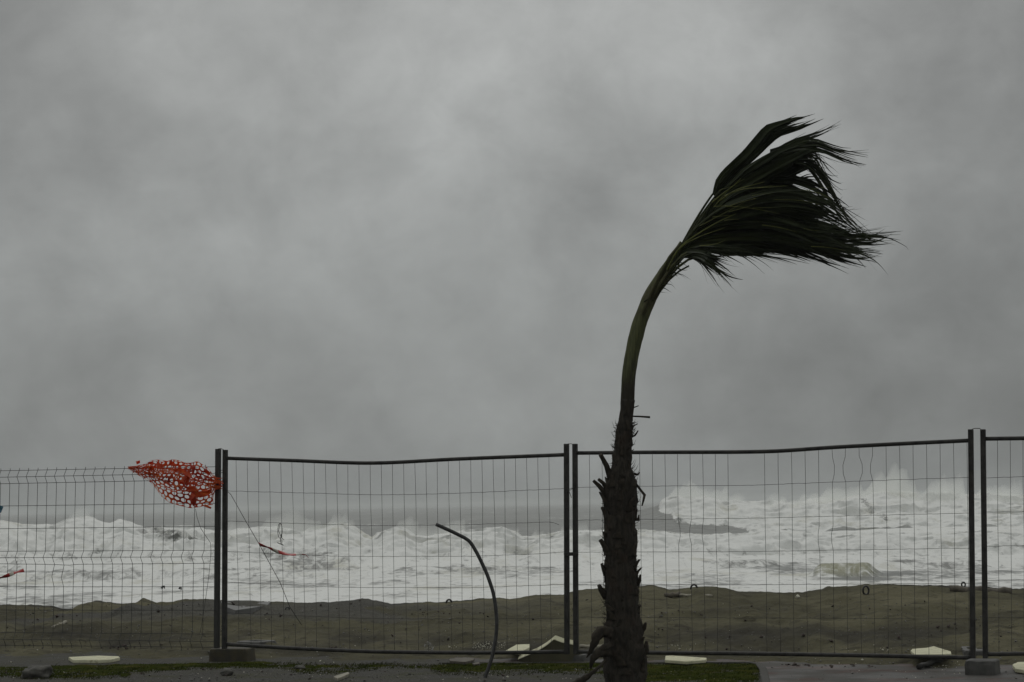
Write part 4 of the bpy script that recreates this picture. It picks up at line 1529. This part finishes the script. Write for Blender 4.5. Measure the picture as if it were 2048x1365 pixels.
# top leaf, folded over and kinked to the right
frond([(1340, 535), (1385, 450), (1422, 392), (1440, 372)], [(1427, 390), (1433, 364), (1446, 345), (1490, 307), (1533, 258), (1592, 239), (1652, 229)], [(1434, 396), (1450, 372), (1475, 346), (1512, 312), (1556, 270), (1600, 257), (1646, 238)], 30, -0.05, 0.06, 1, 10, 0.1, 0.72, 4, 3.0, 2.5, soft=0, full=True)
frond([(1342, 535), (1390, 448), (1430, 392), (1446, 378)], [(1440, 382), (1480, 350), (1540, 306), (1578, 281), (1625, 266), (1682, 238)], [(1446, 390), (1500, 356), (1555, 316), (1602, 287), (1640, 273), (1676, 252)], 13, 0.10, 0.08, 2, 7, 0.1, 0.75, 6, 2.6, 3.5, soft=1)
frond([(1342, 538), (1392, 452), (1430, 398)], [(1430, 398), (1490, 342), (1555, 298), (1615, 277), (1632, 278), (1680, 296), (1738, 302)], [(1436, 408), (1500, 378), (1570, 345), (1625, 312), (1650, 318), (1690, 336), (1736, 346)], 28, 0.2, 0.2, 3, 10, 0.2, 0.66, 8, 2.6, 5, soft=0)
frond([(1344, 538), (1394, 460), (1428, 405)], [(1432, 396), (1500, 335), (1560, 296), (1610, 290), (1635, 300), (1650, 340), (1668, 372)], [(1436, 412), (1510, 392), (1580, 372), (1622, 352), (1640, 362), (1668, 384), (1692, 384)], 30, -0.15, 0.25, 4, 11, 0.25, 0.7, 9, 4, 3.5)
frond(None, [(1540, 300), (1622, 279), (1680, 298), (1740, 303)], [(1540, 316), (1625, 298), (1680, 322), (1734, 346)], 15, 0.22, 0.15, 103, 6, 0.0, 0.92, 5, 2, 2, soft=1)
frond(None, [(1430, 402), (1500, 352), (1560, 312), (1600, 290), (1640, 300)], [(1440, 410), (1520, 372), (1580, 338), (1620, 312), (1648, 318)], 24, 0.0, 0.25, 104, 9, 0.1, 0.7, 6, 2, 4)
# the long ribbon bent down along the right edge
frond(None, [(1570, 320), (1618, 312), (1645, 340), (1668, 385), (1695, 435), (1740, 466)], [(1560, 345), (1606, 328), (1630, 360), (1655, 402), (1688, 452), (1736, 474)], 9, 0.15, 0.1, 5, 7, 0.0, 0.82, 8, 3, 2)
# central mass
frond([(1346, 532), (1372, 480), (1400, 448), (1432, 425)], [(1390, 462), (1432, 418), (1500, 392), (1570, 382), (1630, 392), (1690, 420), (1700, 440)], [(1392, 470), (1440, 440), (1520, 425), (1600, 425), (1650, 440), (1690, 462), (1722, 470)], 34, 0.25, 0.3, 6, 12, 0.9, 0.7, 9, 4, 4)
frond([(1346, 532), (1370, 488), (1400, 462)], [(1370, 478), (1430, 432), (1530, 415), (1620, 428), (1690, 455), (1750, 462), (1800, 470)], [(1372, 486), (1440, 462), (1540, 455), (1640, 470), (1710, 488), (1760, 480), (1798, 476)], 36, -0.2, 0.3, 7, 12, 0.4, 0.72, 9, 4, 4)
frond([(1350, 525), (1372, 490), (1410, 468)], [(1368, 484), (1430, 452), (1530, 442), (1630, 462), (1690, 482), (1740, 490), (1775, 492)], [(1370, 492), (1440, 478), (1540, 480), (1630, 500), (1690, 520), (1735, 522), (1745, 528)], 40, 0.1, 0.35, 8, 12, 0.7, 0.72, 9, 4, 4)
frond([(1350, 528), (1372, 498), (1412, 482)], [(1364, 488), (1430, 470), (1520, 462), (1600, 482), (1660, 505), (1700, 520), (1730, 528)], [(1366, 496), (1430, 488), (1510, 494), (1570, 505), (1640, 522), (1680, 530), (1712, 538)], 40, -0.1, 0.35, 9, 11, 0.5, 0.72, 7, 4, 3.5)
frond(None, [(1402, 446), (1430, 402), (1448, 380), (1500, 348), (1570, 328)], [(1410, 452), (1445, 424), (1485, 404), (1540, 390), (1600, 372)], 34, 0.05, 0.2, 110, 11, 0.3, 0.75, 6, 3, 4)
frond(None, [(1360, 492), (1420, 474), (1500, 478), (1580, 494), (1640, 512)], [(1362, 501), (1410, 499), (1480, 508), (1550, 514), (1620, 526)], 30, 0.0, 0.3, 111, 10, 0.3, 0.62, 9, 3, 4)
frond(None, [(1480, 360), (1540, 340), (1600, 345), (1640, 372), (1672, 402)], [(1440, 430), (1520, 440), (1600, 445), (1655, 455), (1700, 462)], 46, 0.0, 0.4, 10, 13, 0.1, 0.58, 12, 4, 7)
frond(None, [(1430, 420), (1500, 400), (1580, 420), (1650, 452), (1720, 486)], [(1420, 488), (1500, 482), (1580, 495), (1650, 515), (1705, 530)], 50, 0.0, 0.4, 11, 13, 0.15, 0.60, 10, 4, 7)
# lower small leaf and loose ends beneath
frond([(1340, 545), (1360, 515), (1395, 505)], [(1352, 508), (1395, 494), (1440, 500), (1480, 505), (1528, 520)], [(1352, 514), (1385, 508), (1412, 526), (1440, 548), (1470, 556)], 34, 0.3, 0.2, 12, 8, 0.35, 0.55, 14, 2.6, 5)
frond([(1335, 556), (1352, 530), (1372, 512)], [(1360, 510), (1400, 506), (1430, 520), (1460, 536), (1490, 545)], [(1360, 516), (1390, 516), (1415, 534), (1432, 546), (1450, 568)], 16, 0.42, 0.1, 112, 6, 0.5, 0.6, 18, 2.2, 5)
frond(None, [(1400, 498), (1460, 494), (1520, 498), (1580, 506)], [(1400, 504), (1450, 506), (1500, 518), (1545, 526)], 18, 0.2, 0.2, 13, 5, 0.2, 0.6, 20, 3, 4)
frond(None, [(1338, 528), (1352, 520), (1370, 530), (1392, 540)], [(1322, 562), (1335, 556), (1358, 556), (1385, 564)], 12, 0.15, 0.1, 14, 2.6, 0.3, 0.5, 5, 3, 2)
frond(None, [(1640, 470), (1700, 470), (1750, 468), (1800, 472)], [(1620, 505), (1680, 515), (1720, 525), (1748, 530)], 36, 0.1, 0.3, 15, 6, 0.0, 0.45, 20, 3, 8)
frond(None, [(1560, 350), (1640, 370), (1690, 410), (1745, 455)], [(1560, 490), (1640, 500), (1700, 515), (1752, 530)], 44, 0.25, 0.3, 115, 4.5, 0.0, 0.62, 24, 3, 10)
frond(None, [(1540, 310), (1620, 300), (1660, 330), (1690, 362)], [(1540, 340), (1610, 330), (1650, 350), (1680, 384)], 14, 0.3, 0.3, 116, 4, 0.0, 0.7, 20, 3, 8)
frond(None, [(1350, 530), (1385, 470), (1428, 402), (1440, 360)], [(1356, 532), (1398, 468), (1436, 420), (1452, 390)], 9, 0.0, 0.05, 16, 5, 0.6, 0.8, 2, 3, 1.5)
frond(None, [(1318, 556), (1340, 556), (1366, 566)], [(1310, 588), (1326, 596), (1338, 600)], 4, 0.12, 0.05, 18, 1.8, 0.2, 0.7, 3, 3, 1)
frond(None, [(1285, 605), (1298, 595), (1310, 600)], [(1283, 612), (1292, 600), (1302, 592)], 5, 0.08, 0.05, 17, 1.6, 0.0, 0.7, 3, 3, 1)


def rib(path, w, o0=0.35, o1=0.55):
    """a pale green midrib or fresh stalk showing at the front of the crown"""
    mb = MB()
    pp = smooth_path(path, 2)
    n_ = len(pp)
    mb.tube([PP(x, y, o0 + (o1 - o0) * i / n_) for i, (x, y) in enumerate(pp)], [w * PY / FPX * (1 - 0.85 * i / (n_ - 1)) for i in range(n_)], 6)
    return mb.build('leaf_rib', M['rib'], palm, smooth=True)


rib([(1335, 540), (1357, 495), (1400, 465), (1440, 442), (1472, 428)], 2.6, 0.1)
rib([(1345, 520), (1362, 492), (1402, 472), (1450, 456)], 1.8, 0.1)
rib([(1425, 405), (1445, 388), (1465, 374), (1482, 357)], 2.0)
rib([(1440, 402), (1470, 380), (1500, 372), (1530, 364)], 1.8)
rib([(1450, 392), (1485, 378), (1520, 376), (1575, 372)], 1.5)
rib([(1430, 412), (1452, 385), (1474, 366), (1490, 358)], 1.3)
rib([(1455, 414), (1490, 402), (1540, 392)], 0.9)
rib([(1400, 452), (1440, 432), (1490, 404)], 0.9)
rib([(1450, 412), (1500, 416), (1560, 428)], 0.8)
rib([(1400, 492), (1430, 490), (1452, 480)], 1.2)
rib([(1540, 400), (1600, 400), (1640, 410)], 0.8)
rib([(1600, 380), (1640, 386), (1665, 400)], 0.8)
rg = random.Random(88)
for k in range(13):
    x, y = rg.uniform(1420, 1640), rg.uniform(375, 495)
    l_ = rg.uniform(25, 70)
    d_ = rg.uniform(-0.35, 0.25)
    rib([(x, y), (x + l_ * 0.5, y + l_ * 0.5 * d_), (x + l_, y + l_ * d_ + rg.uniform(-4, 6))], rg.uniform(0.5, 0.9), 0.42, 0.5)

# ------------------------------------------------------------------ debris


def board(px, thick, label, mat='foamboard', name='foam_board', group='pale foam board scraps', jig=0.004, tilt=None, zoff=0.0):
    g = [hit(x, y) for x, y in px]
    z = sum(p.z for p in g) / len(g) + thick + zoff
    top = []
    for (x, y), p in zip(px, g):
        q = G(x, y, z) if (z - CAM.z) < -0.3 else Vector((p.x, p.y, z))
        top.append(q)
    mb = MB()
    mb.slab(top, thick, jig=jig, sub=4)
    c = sum(top, Vector()) / len(top)
    o = mb.build(name, M[mat], origin=(c.x, c.y, z - thick), bevel=min(0.006, thick * 0.2))
    return tag(o, label, name.replace('_', ' '), group)


board([(137, 1314.5), (196, 1311.5), (238, 1313), (240, 1315), (222, 1319), (196, 1320.5), (146, 1320)], 0.035, 'long flat pale foam board lying on the ground below the wire fence at left')
board([(1331, 1312), (1345, 1311.5), (1413, 1316), (1412, 1320), (1372, 1323), (1330, 1320)], 0.03, 'pale foam board tapering to a point, right of the palm foot')
board([(1010, 1302), (1032, 1289.5), (1060, 1288.5), (1059, 1295), (1040, 1304)], 0.03, 'pale foam board lying behind the bottom rail, left of the curved sheet')
board([(1821, 1301), (1824, 1298), (1852, 1296), (1868, 1292.5), (1902, 1303), (1902, 1308), (1830, 1309)], 0.03, 'pale pentagonal foam board behind the fence near the right double post')
board([(2025, 1329), (2034, 1324.5), (2080, 1323), (2090, 1334), (2048, 1340), (2030, 1337)], 0.035, 'pale foam board cut by the right edge, below the last fence panel')
board([(667, 1353), (696, 1343.5), (699, 1347), (675, 1357)], 0.03, 'small narrow slab lying in the dark soil in front of the left panel', mat='palewood', name='foam_offcut', group=None)

# the curved sheet standing on edge behind the left double post of the middle panel
mb = MB()
lo_px = [(1040, 1327), (1062, 1328.5), (1090, 1328), (1120, 1328), (1150, 1327.5), (1172, 1327)]
hi_px = [(1036, 1314), (1072, 1299), (1092, 1287), (1108, 1274), (1124, 1280), (1148, 1285)]
n = 26
TH = 0.055
vs = []
for i in range(n + 1):
    f = i / n
    lx, ly = poly_at(lo_px, f)
    a = np.array(hi_px, float)
    hx = np.interp(f, [0, 0.3, 0.48, 0.62, 0.8, 1.0], a[:, 0])
    hy = np.interp(f, [0, 0.3, 0.48, 0.62, 0.8, 1.0], a[:, 1])
    gl = G(lx, ly, GZ)
    Yb = gl.y + 0.06
    b = P(lx, ly, Yb)
    b.z = GZ
    t = P(hx, hy, Yb - 0.02)
    bk = SYD * TH + UPZ * 0.012
    vs += [b, t - UPZ * 0.029, t + bk - UPZ * 0.029, b + SYD * TH]
fs = []
for i in range(n):
    for k in range(4):
        fs.append((i * 4 + k, i * 4 + (k + 1) % 4, (i + 1) * 4 + (k + 1) % 4, (i + 1) * 4 + k))
fs += [(0, 1, 2, 3), (n * 4 + 3, n * 4 + 2, n * 4 + 1, n * 4)]
mb.add(vs, fs)
nf0 = len(fs)
rim = []
for i in range(n + 1):
    t = vs[i * 4 + 1] + UPZ * 0.029
    up = 0.027
    fr = -SYD * 0.006
    rim += [t + fr - UPZ * up, t + fr - UPZ * (up - 0.006), t + SYD * 0.042 + UPZ * 0.012, t + SYD * (TH + 0.006) - UPZ * 0.01]
rf = []
for i in range(n):
    for k in range(4):
        rf.append((i * 4 + k, i * 4 + (k + 1) % 4, (i + 1) * 4 + (k + 1) % 4, (i + 1) * 4 + k))
rf += [(0, 1, 2, 3), (n * 4 + 3, n * 4 + 2, n * 4 + 1, n * 4)]
mb.add(rim, rf)
me_o = mb.build('foam_board', M['foamshade'], origin=(vs[0].x, vs[0].y, GZ))  # front face turned from the sky gets the darkened board colour
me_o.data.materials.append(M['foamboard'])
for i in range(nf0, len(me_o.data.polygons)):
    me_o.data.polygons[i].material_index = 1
tag(me_o, 'large curved pale foam board standing on edge with a raised peak, left of the palm', 'foam board', 'pale foam board scraps')


def lump(name, px, py, wpx, hpx, mat, label, cat, seed, group=None, flat=1.0, sink=0.2):
    g = hit(px, py)
    rx = wpx * g.y / FPX / 2
    rz = hpx * g.y / FPX / 2
    mb = MB()
    import bmesh
    bm = bmesh.new()
    bmesh.ops.create_icosphere(bm, subdivisions=4, radius=1.0)
    for v in bm.verts:
        c = v.co
        k = 1 + 0.45 * (float(fbm(c.x * 1.3 + 9, c.y * 1.3, c.z * 1.3 + seed, seed, 4)) - 0.5) * 2
        mb.v.append((g.x + c.x * rx * k, g.y + rx * 0.6 + c.y * rx * 0.75 * k, g.z + rz * (1 - sink) + c.z * rz * k * 1.1))
    bm.verts.index_update()
    for f in bm.faces:
        mb.f.append(tuple(v.index for v in f.verts))
    bm.free()
    return tag(mb.build(name, mat, origin=g, smooth=True), label, cat, group)


lump('rock', 454, 1352, 27, 16, M['rock'], 'rounded grey stone in front of the mossy concrete foot', 'rock', 3)
lump('rock', 72, 1358, 58, 26, M['rock'], 'low dark rock half buried in grass at the lower left corner', 'rock', 5)
lump('rock', 1596, 1197, 9, 7, M['crumb'], 'white stone on the sand bank in the middle of the panel right of the palm', 'rock', 8)
lump('rock', 600, 1340, 22, 9, M['rock'], 'small dark stone in the soil right of the rounded grey stone', 'rock', 11)
board([(898, 1318), (930, 1315), (949, 1316.5), (947, 1320), (930, 1324), (900, 1322)], 0.03, 'grey weathered plank lying in front of the bottom rail, left of the bent pole foot', mat='wood', name='driftwood_plank', group=None)
board([(944, 1327), (957, 1324), (960, 1327), (948, 1329)], 0.02, 'short dark wood offcut just right of the grey plank', mat='wood', name='wood_offcut', group=None)
# planks on the sand
def log_(p0, p1, r, mat, label, name='driftwood', lift=0.4, sides=8):
    a, b = hit(*p0), hit(*p1)
    a.z += r * lift
    b.z += r * lift
    mb = MB()
    pts = [a.lerp(b, i / 8) + Vector((0, 0, r * 0.3 * math.sin(i * 1.9))) for i in range(9)]
    mb.tube(pts, [r * (0.8 + 0.3 * math.sin(i * 2.3 + 1) ** 2) for i in range(9)], sides)
    return tag(mb.build(name, M[mat], origin=a, smooth=True), label, 'driftwood' if 'wood' in name else name.replace('_', ' '))


log_((105, 1257), (132, 1246), 0.020, 'palewood', 'short pale driftwood stick on the sand behind the wire fence')
log_((1358, 1193), (1424, 1195), 0.018, 'palewood', 'pale driftwood stick lying on the sand bank just right of the palm')
log_((1330, 1194), (1362, 1192), 0.03, 'wood', 'dark driftwood lump beside the pale stick right of the palm')
log_((1900, 1183), (2024, 1189), 0.05, 'wood', 'long dark line along the ridge of the sand bank at the far right')  # stands for the dark line along the dune ridge
log_((1838, 1341), (1893, 1320), 0.026, 'steel', 'short dark pipe lying on the pavement left of the right concrete foot', 'loose_pipe', lift=1.0, sides=12)
log_((1160, 1297), (1215, 1296), 0.02, 'palewood', 'pale driftwood stick lying behind the rail just left of the palm')
# broken slabs half buried in the sand of the crest
def crest_slab(px, thick, label):
    g = [P(x, y, hit(x, y).y - 0.12 - k_ * 0.5) for (x, y), k_ in ((q, (q[1] - min(p_[1] for p_ in px)) / 20.0) for q in px)]
    c = sum(g, Vector()) / len(g) + Vector((0, 0, 0.012))
    mb = MB()
    n = len(g)
    low = [p - Vector((0, 0, thick * 2.5)) for p in g]
    mb.add(g + [c] + low, [(i, (i + 1) % n, n) for i in range(n)] + [(i, n + 1 + i, n + 1 + (i + 1) % n, (i + 1) % n) for i in range(n)])
    o = mb.build('concrete_slab', M['slabc'], origin=c)
    return tag(o, label, 'concrete slab')


crest_slab([(442, 1203), (470, 1201), (500, 1201), (541, 1204), (536, 1210), (500, 1217), (470, 1221), (446, 1212)], 0.03, 'grey concrete slab lying tilted on the sand crest behind the left double post')


def hoop(px, py, w, h, label, full=False, r=0.012):
    g = hit(px, py)
    m = g.y / FPX
    mb = MB()
    th = np.linspace(-0.5, math.pi + 0.5, 18) if not full else np.linspace(0, 2 * math.pi, 24)
    pts = [g + SXD * (math.cos(t) * w / 2 * m) + UPZ * ((math.sin(t) * h * (1.0 if not full else 0.5) + (0 if not full else h * 0.45)) * m) + SYD * (0.02 * math.cos(t)) for t in th]
    mb.tube(pts, r, 8)
    return tag(mb.build('hoop', M['black'], origin=g, smooth=True), label, 'hoop', 'black hoops half buried in the sand')


hoop(1388, 1177, 11, 7, 'black half hoop sticking out of the sand crest right of the palm')
hoop(1732, 1190, 10, 17, 'black upright oval hoop on the sand crest beside the grey slab', full=True)
hoop(1927, 1174, 6, 9, 'thin black hoop on the crest beside the right double post', full=True, r=0.01)
hoop(898, 1206, 9, 6, 'black half hoop on the sand crest left of the bent pole')
hoop(575, 1220, 5, 4, 'smallest black half hoop on the sand behind the slack line', r=0.009)

# torn clear plastic
rg = random.Random(77)
g = hit(857, 1302)
mb = MB()
N = 9
vs = []
for j in range(N):
    for i in range(N):
        u, v = i / (N - 1), j / (N - 1)
        x = 848 + 20 * u + rg.uniform(-2, 2) + (1 - v) * 0
        y = 1302 - 20 * (1 - v) * (1 - 0.8 * abs(u - 0.4)) + rg.uniform(-1.5, 1.5)
        vs.append(P(x, y, g.y - 0.02 + rg.uniform(-0.05, 0.05)))
mb.add(vs, [(j * N + i, j * N + i + 1, (j + 1) * N + i + 1, (j + 1) * N + i) for j in range(N - 1) for i in range(N - 1)])
tag(mb.build('plastic_sheet', M['plastic'], origin=g), 'crumpled clear plastic scrap standing against the bottom rail left of the bent pole', 'plastic scrap')


def chips(name, label, cat, areas, mat, seed, size):
    """uncounted small scattered pieces"""
    rg = random.Random(seed)
    mb = MB()
    for (x0, x1, y0, y1, n) in areas:
        for _ in range(n):
            px, py = rg.uniform(x0, x1), y0 + (y1 - y0) * rg.random()
            g = hit(px, py)
            s = rg.uniform(*size) * (1.8 if rg.random() < 0.08 else 1)
            ax = Vector((rg.uniform(-1, 1), rg.uniform(-1, 1), rg.uniform(-0.4, 0.4))).normalized()
            ay = UPZ.cross(ax).normalized()
            az = ax.cross(ay)
            c = g + UPZ * s * 0.25
            pts = [c + ax * s * rg.uniform(0.5, 1.1), c + ay * s * rg.uniform(0.3, 0.8), c - ax * s * rg.uniform(0.5, 1.1), c - ay * s * rg.uniform(0.3, 0.8), c + az * s * rg.uniform(0.25, 0.6), c - az * s * rg.uniform(0.25, 0.6)]
            mb.add(pts, [(0, 1, 4), (1, 2, 4), (2, 3, 4), (3, 0, 4), (1, 0, 5), (2, 1, 5), (3, 2, 5), (0, 3, 5)])
    return tag(mb.build(name, mat), label, cat, kind='stuff')


chips('foam_crumbs', 'white foam crumbs and shell bits strewn over the ground and sand', 'crumbs', [(945, 1012, 1285, 1300, 85), (945, 975, 1290, 1296, 20), (895, 930, 1290, 1297, 9), (1690, 1712, 1297, 1304, 4), (1760, 1785, 1297, 1303, 12), (1480, 1520, 1298, 1304, 4), (1840, 1920, 1325, 1350, 45), (1750, 1850, 1330, 1362, 16), (1340, 1420, 1285, 1303, 12), (0, 700, 1295, 1362, 40), (520, 620, 1330, 1350, 10), (880, 1500, 1330, 1362, 60), (1140, 1260, 1325, 1340, 7), (0, 2048, 1205, 1300, 45), (1560, 1760, 1318, 1345, 10)], M['crumb'], 5, (0.004, 0.011))
chips('pebbles', 'small grey pebbles and grit scattered over the sand and soil', 'pebbles', [(-50, 2100, 1205, 1300, 1300), (-50, 2100, 1300, 1365, 900), (-50, 900, 1336, 1366, 900), (0, 420, 1205, 1235, 150)], M['pebble'], 6, (0.005, 0.016))
chips('leaf_litter', 'dark red brown leaf bits on the wet pavement and sand', 'litter', [(1560, 1600, 1331, 1335, 14), (1605, 1620, 1332, 1335, 6), (1640, 1665, 1332, 1337, 10), (1685, 1710, 1330, 1337, 8), (1735, 1755, 1333, 1337, 5), (220, 270, 1294, 1300, 18), (0, 2048, 1200, 1300, 210), (840, 900, 1215, 1235, 14), (0, 1500, 1335, 1364, 60)], M['brownleaf'], 8, (0.006, 0.028))

# ------------------------------------------------------------------ grass
def turf(px, py, q):
    d = 0.0
    if px < 760:
        c = 1335 + 4 * math.sin(px / 90.0) - (7 * math.exp(-((px - 490) / 80) ** 2) if 395 < px else 0)
        d = 1.2 * math.exp(-((py - c) / 10.0) ** 2) * (1 - max(0.0, (px - 600) / 200))
        if px < 260:
            d = max(d, 0.7 * math.exp(-((py - 1345) / 13) ** 2))
    if 540 < px < 900:
        d = max(d, 0.45 * math.exp(-((py - 1333) / 6) ** 2))
    if 840 < px < 1519 and py > 1328.5:
        w = min(1.0, (px - 840) / 60)
        d = max(d, w * (1.0 if px > 1290 else math.exp(-(max(0, py - 1334) / 15) ** 2)))
    return d * (0.42 + 1.9 * max(0.0, q - 0.30))


rg = random.Random(12)
mb = MB()
NB = 150000
gx = [rg.uniform(-5.6, 5.0) for _ in range(NB)]
gy = [rg.uniform(18.0, 22.8) for _ in range(NB)]
nz = fbm(np.array(gx) * 2.2, np.array(gy) * 1.8, seed=601, octv=4)
for x, y, q in zip(gx, gy, nz):
    px, py = proj((x, y, GZ))
    d = turf(px, py, q)
    if d < 0.22 or rg.random() > d:
        continue
    hh = rg.uniform(0.008, 0.022) * (0.6 + q * 0.8) * (2.2 if rg.random() < 0.02 else 1)
    an = rg.uniform(0, 6.28)
    w = rg.uniform(0.002, 0.0045)
    dx, dy = math.cos(an) * w, math.sin(an) * w
    lx, ly = hh * rg.uniform(0.0, 1.6), hh * rg.uniform(-0.8, 0.8)
    b = len(mb.v)
    mb.v += [(x - dx, y - dy, GZ - 0.002), (x + dx, y + dy, GZ - 0.002), (x + dx * .6 + lx * .4, y + dy * .6 + ly * .4, GZ + hh * .65), (x - dx * .6 + lx * .4, y - dy * .6 + ly * .4, GZ + hh * .65), (x + lx, y + ly, GZ + hh)]
    mb.f += [(b, b + 1, b + 2, b + 3), (b + 3, b + 2, b + 4)]
# the low moss and rooted turf the blades grow from
ux, uy = np.arange(-5.6, 5.0, 0.03), np.arange(18.0, 22.8, 0.03)
UX, UY = np.meshgrid(ux, uy)
q1 = fbm(UX * 2.2, UY * 1.8, seed=601, octv=4)
q2 = fbm(UX * 9, UY * 9, seed=607, octv=3)
TH_ = np.zeros_like(UX)
for r in range(UX.shape[0]):
    for c in range(UX.shape[1]):
        a, b = proj((UX[r, c], UY[r, c], GZ))
        TH_[r, c] = turf(a, b, q1[r, c])
TZ = GZ - 0.012 + 0.024 * np.clip(TH_, 0, 1.0) ** 0.8 * (0.35 + 1.1 * q2)
b0 = len(mb.v)
nc = UX.shape[1]
mb.v += list(zip(UX.ravel(), UY.ravel(), TZ.ravel()))
for r in range(UX.shape[0] - 1):
    for c in range(nc - 1):
        if TH_[r:r + 2, c:c + 2].max() > 0.12:
            k = b0 + r * nc + c
            mb.f.append((k, k + 1, k + nc + 1, k + nc))
gr = mb.build('grass', M['grass'])
tag(gr, 'short storm worn grass strip along the foot of the fence', 'grass', kind='stuff')

# ------------------------------------------------------------------ sea haze
hz = MB()
hz.box((0, 4600, 2.0), 9400, 9600, 13.0)
M_h, t_ = new_mat('sea_haze')
v_ = t_.n('ShaderNodeVolumePrincipled', {'Color': (0.88, 0.90, 0.89, 1), 'Density': 0.00045, 'Anisotropy': 0.0})
t_.n('ShaderNodeOutputMaterial', {'Volume': v_.outputs[0]})
haze = hz.build('haze', M_h)
tag(haze, 'thin sea haze over the water', 'haze', kind='stuff')
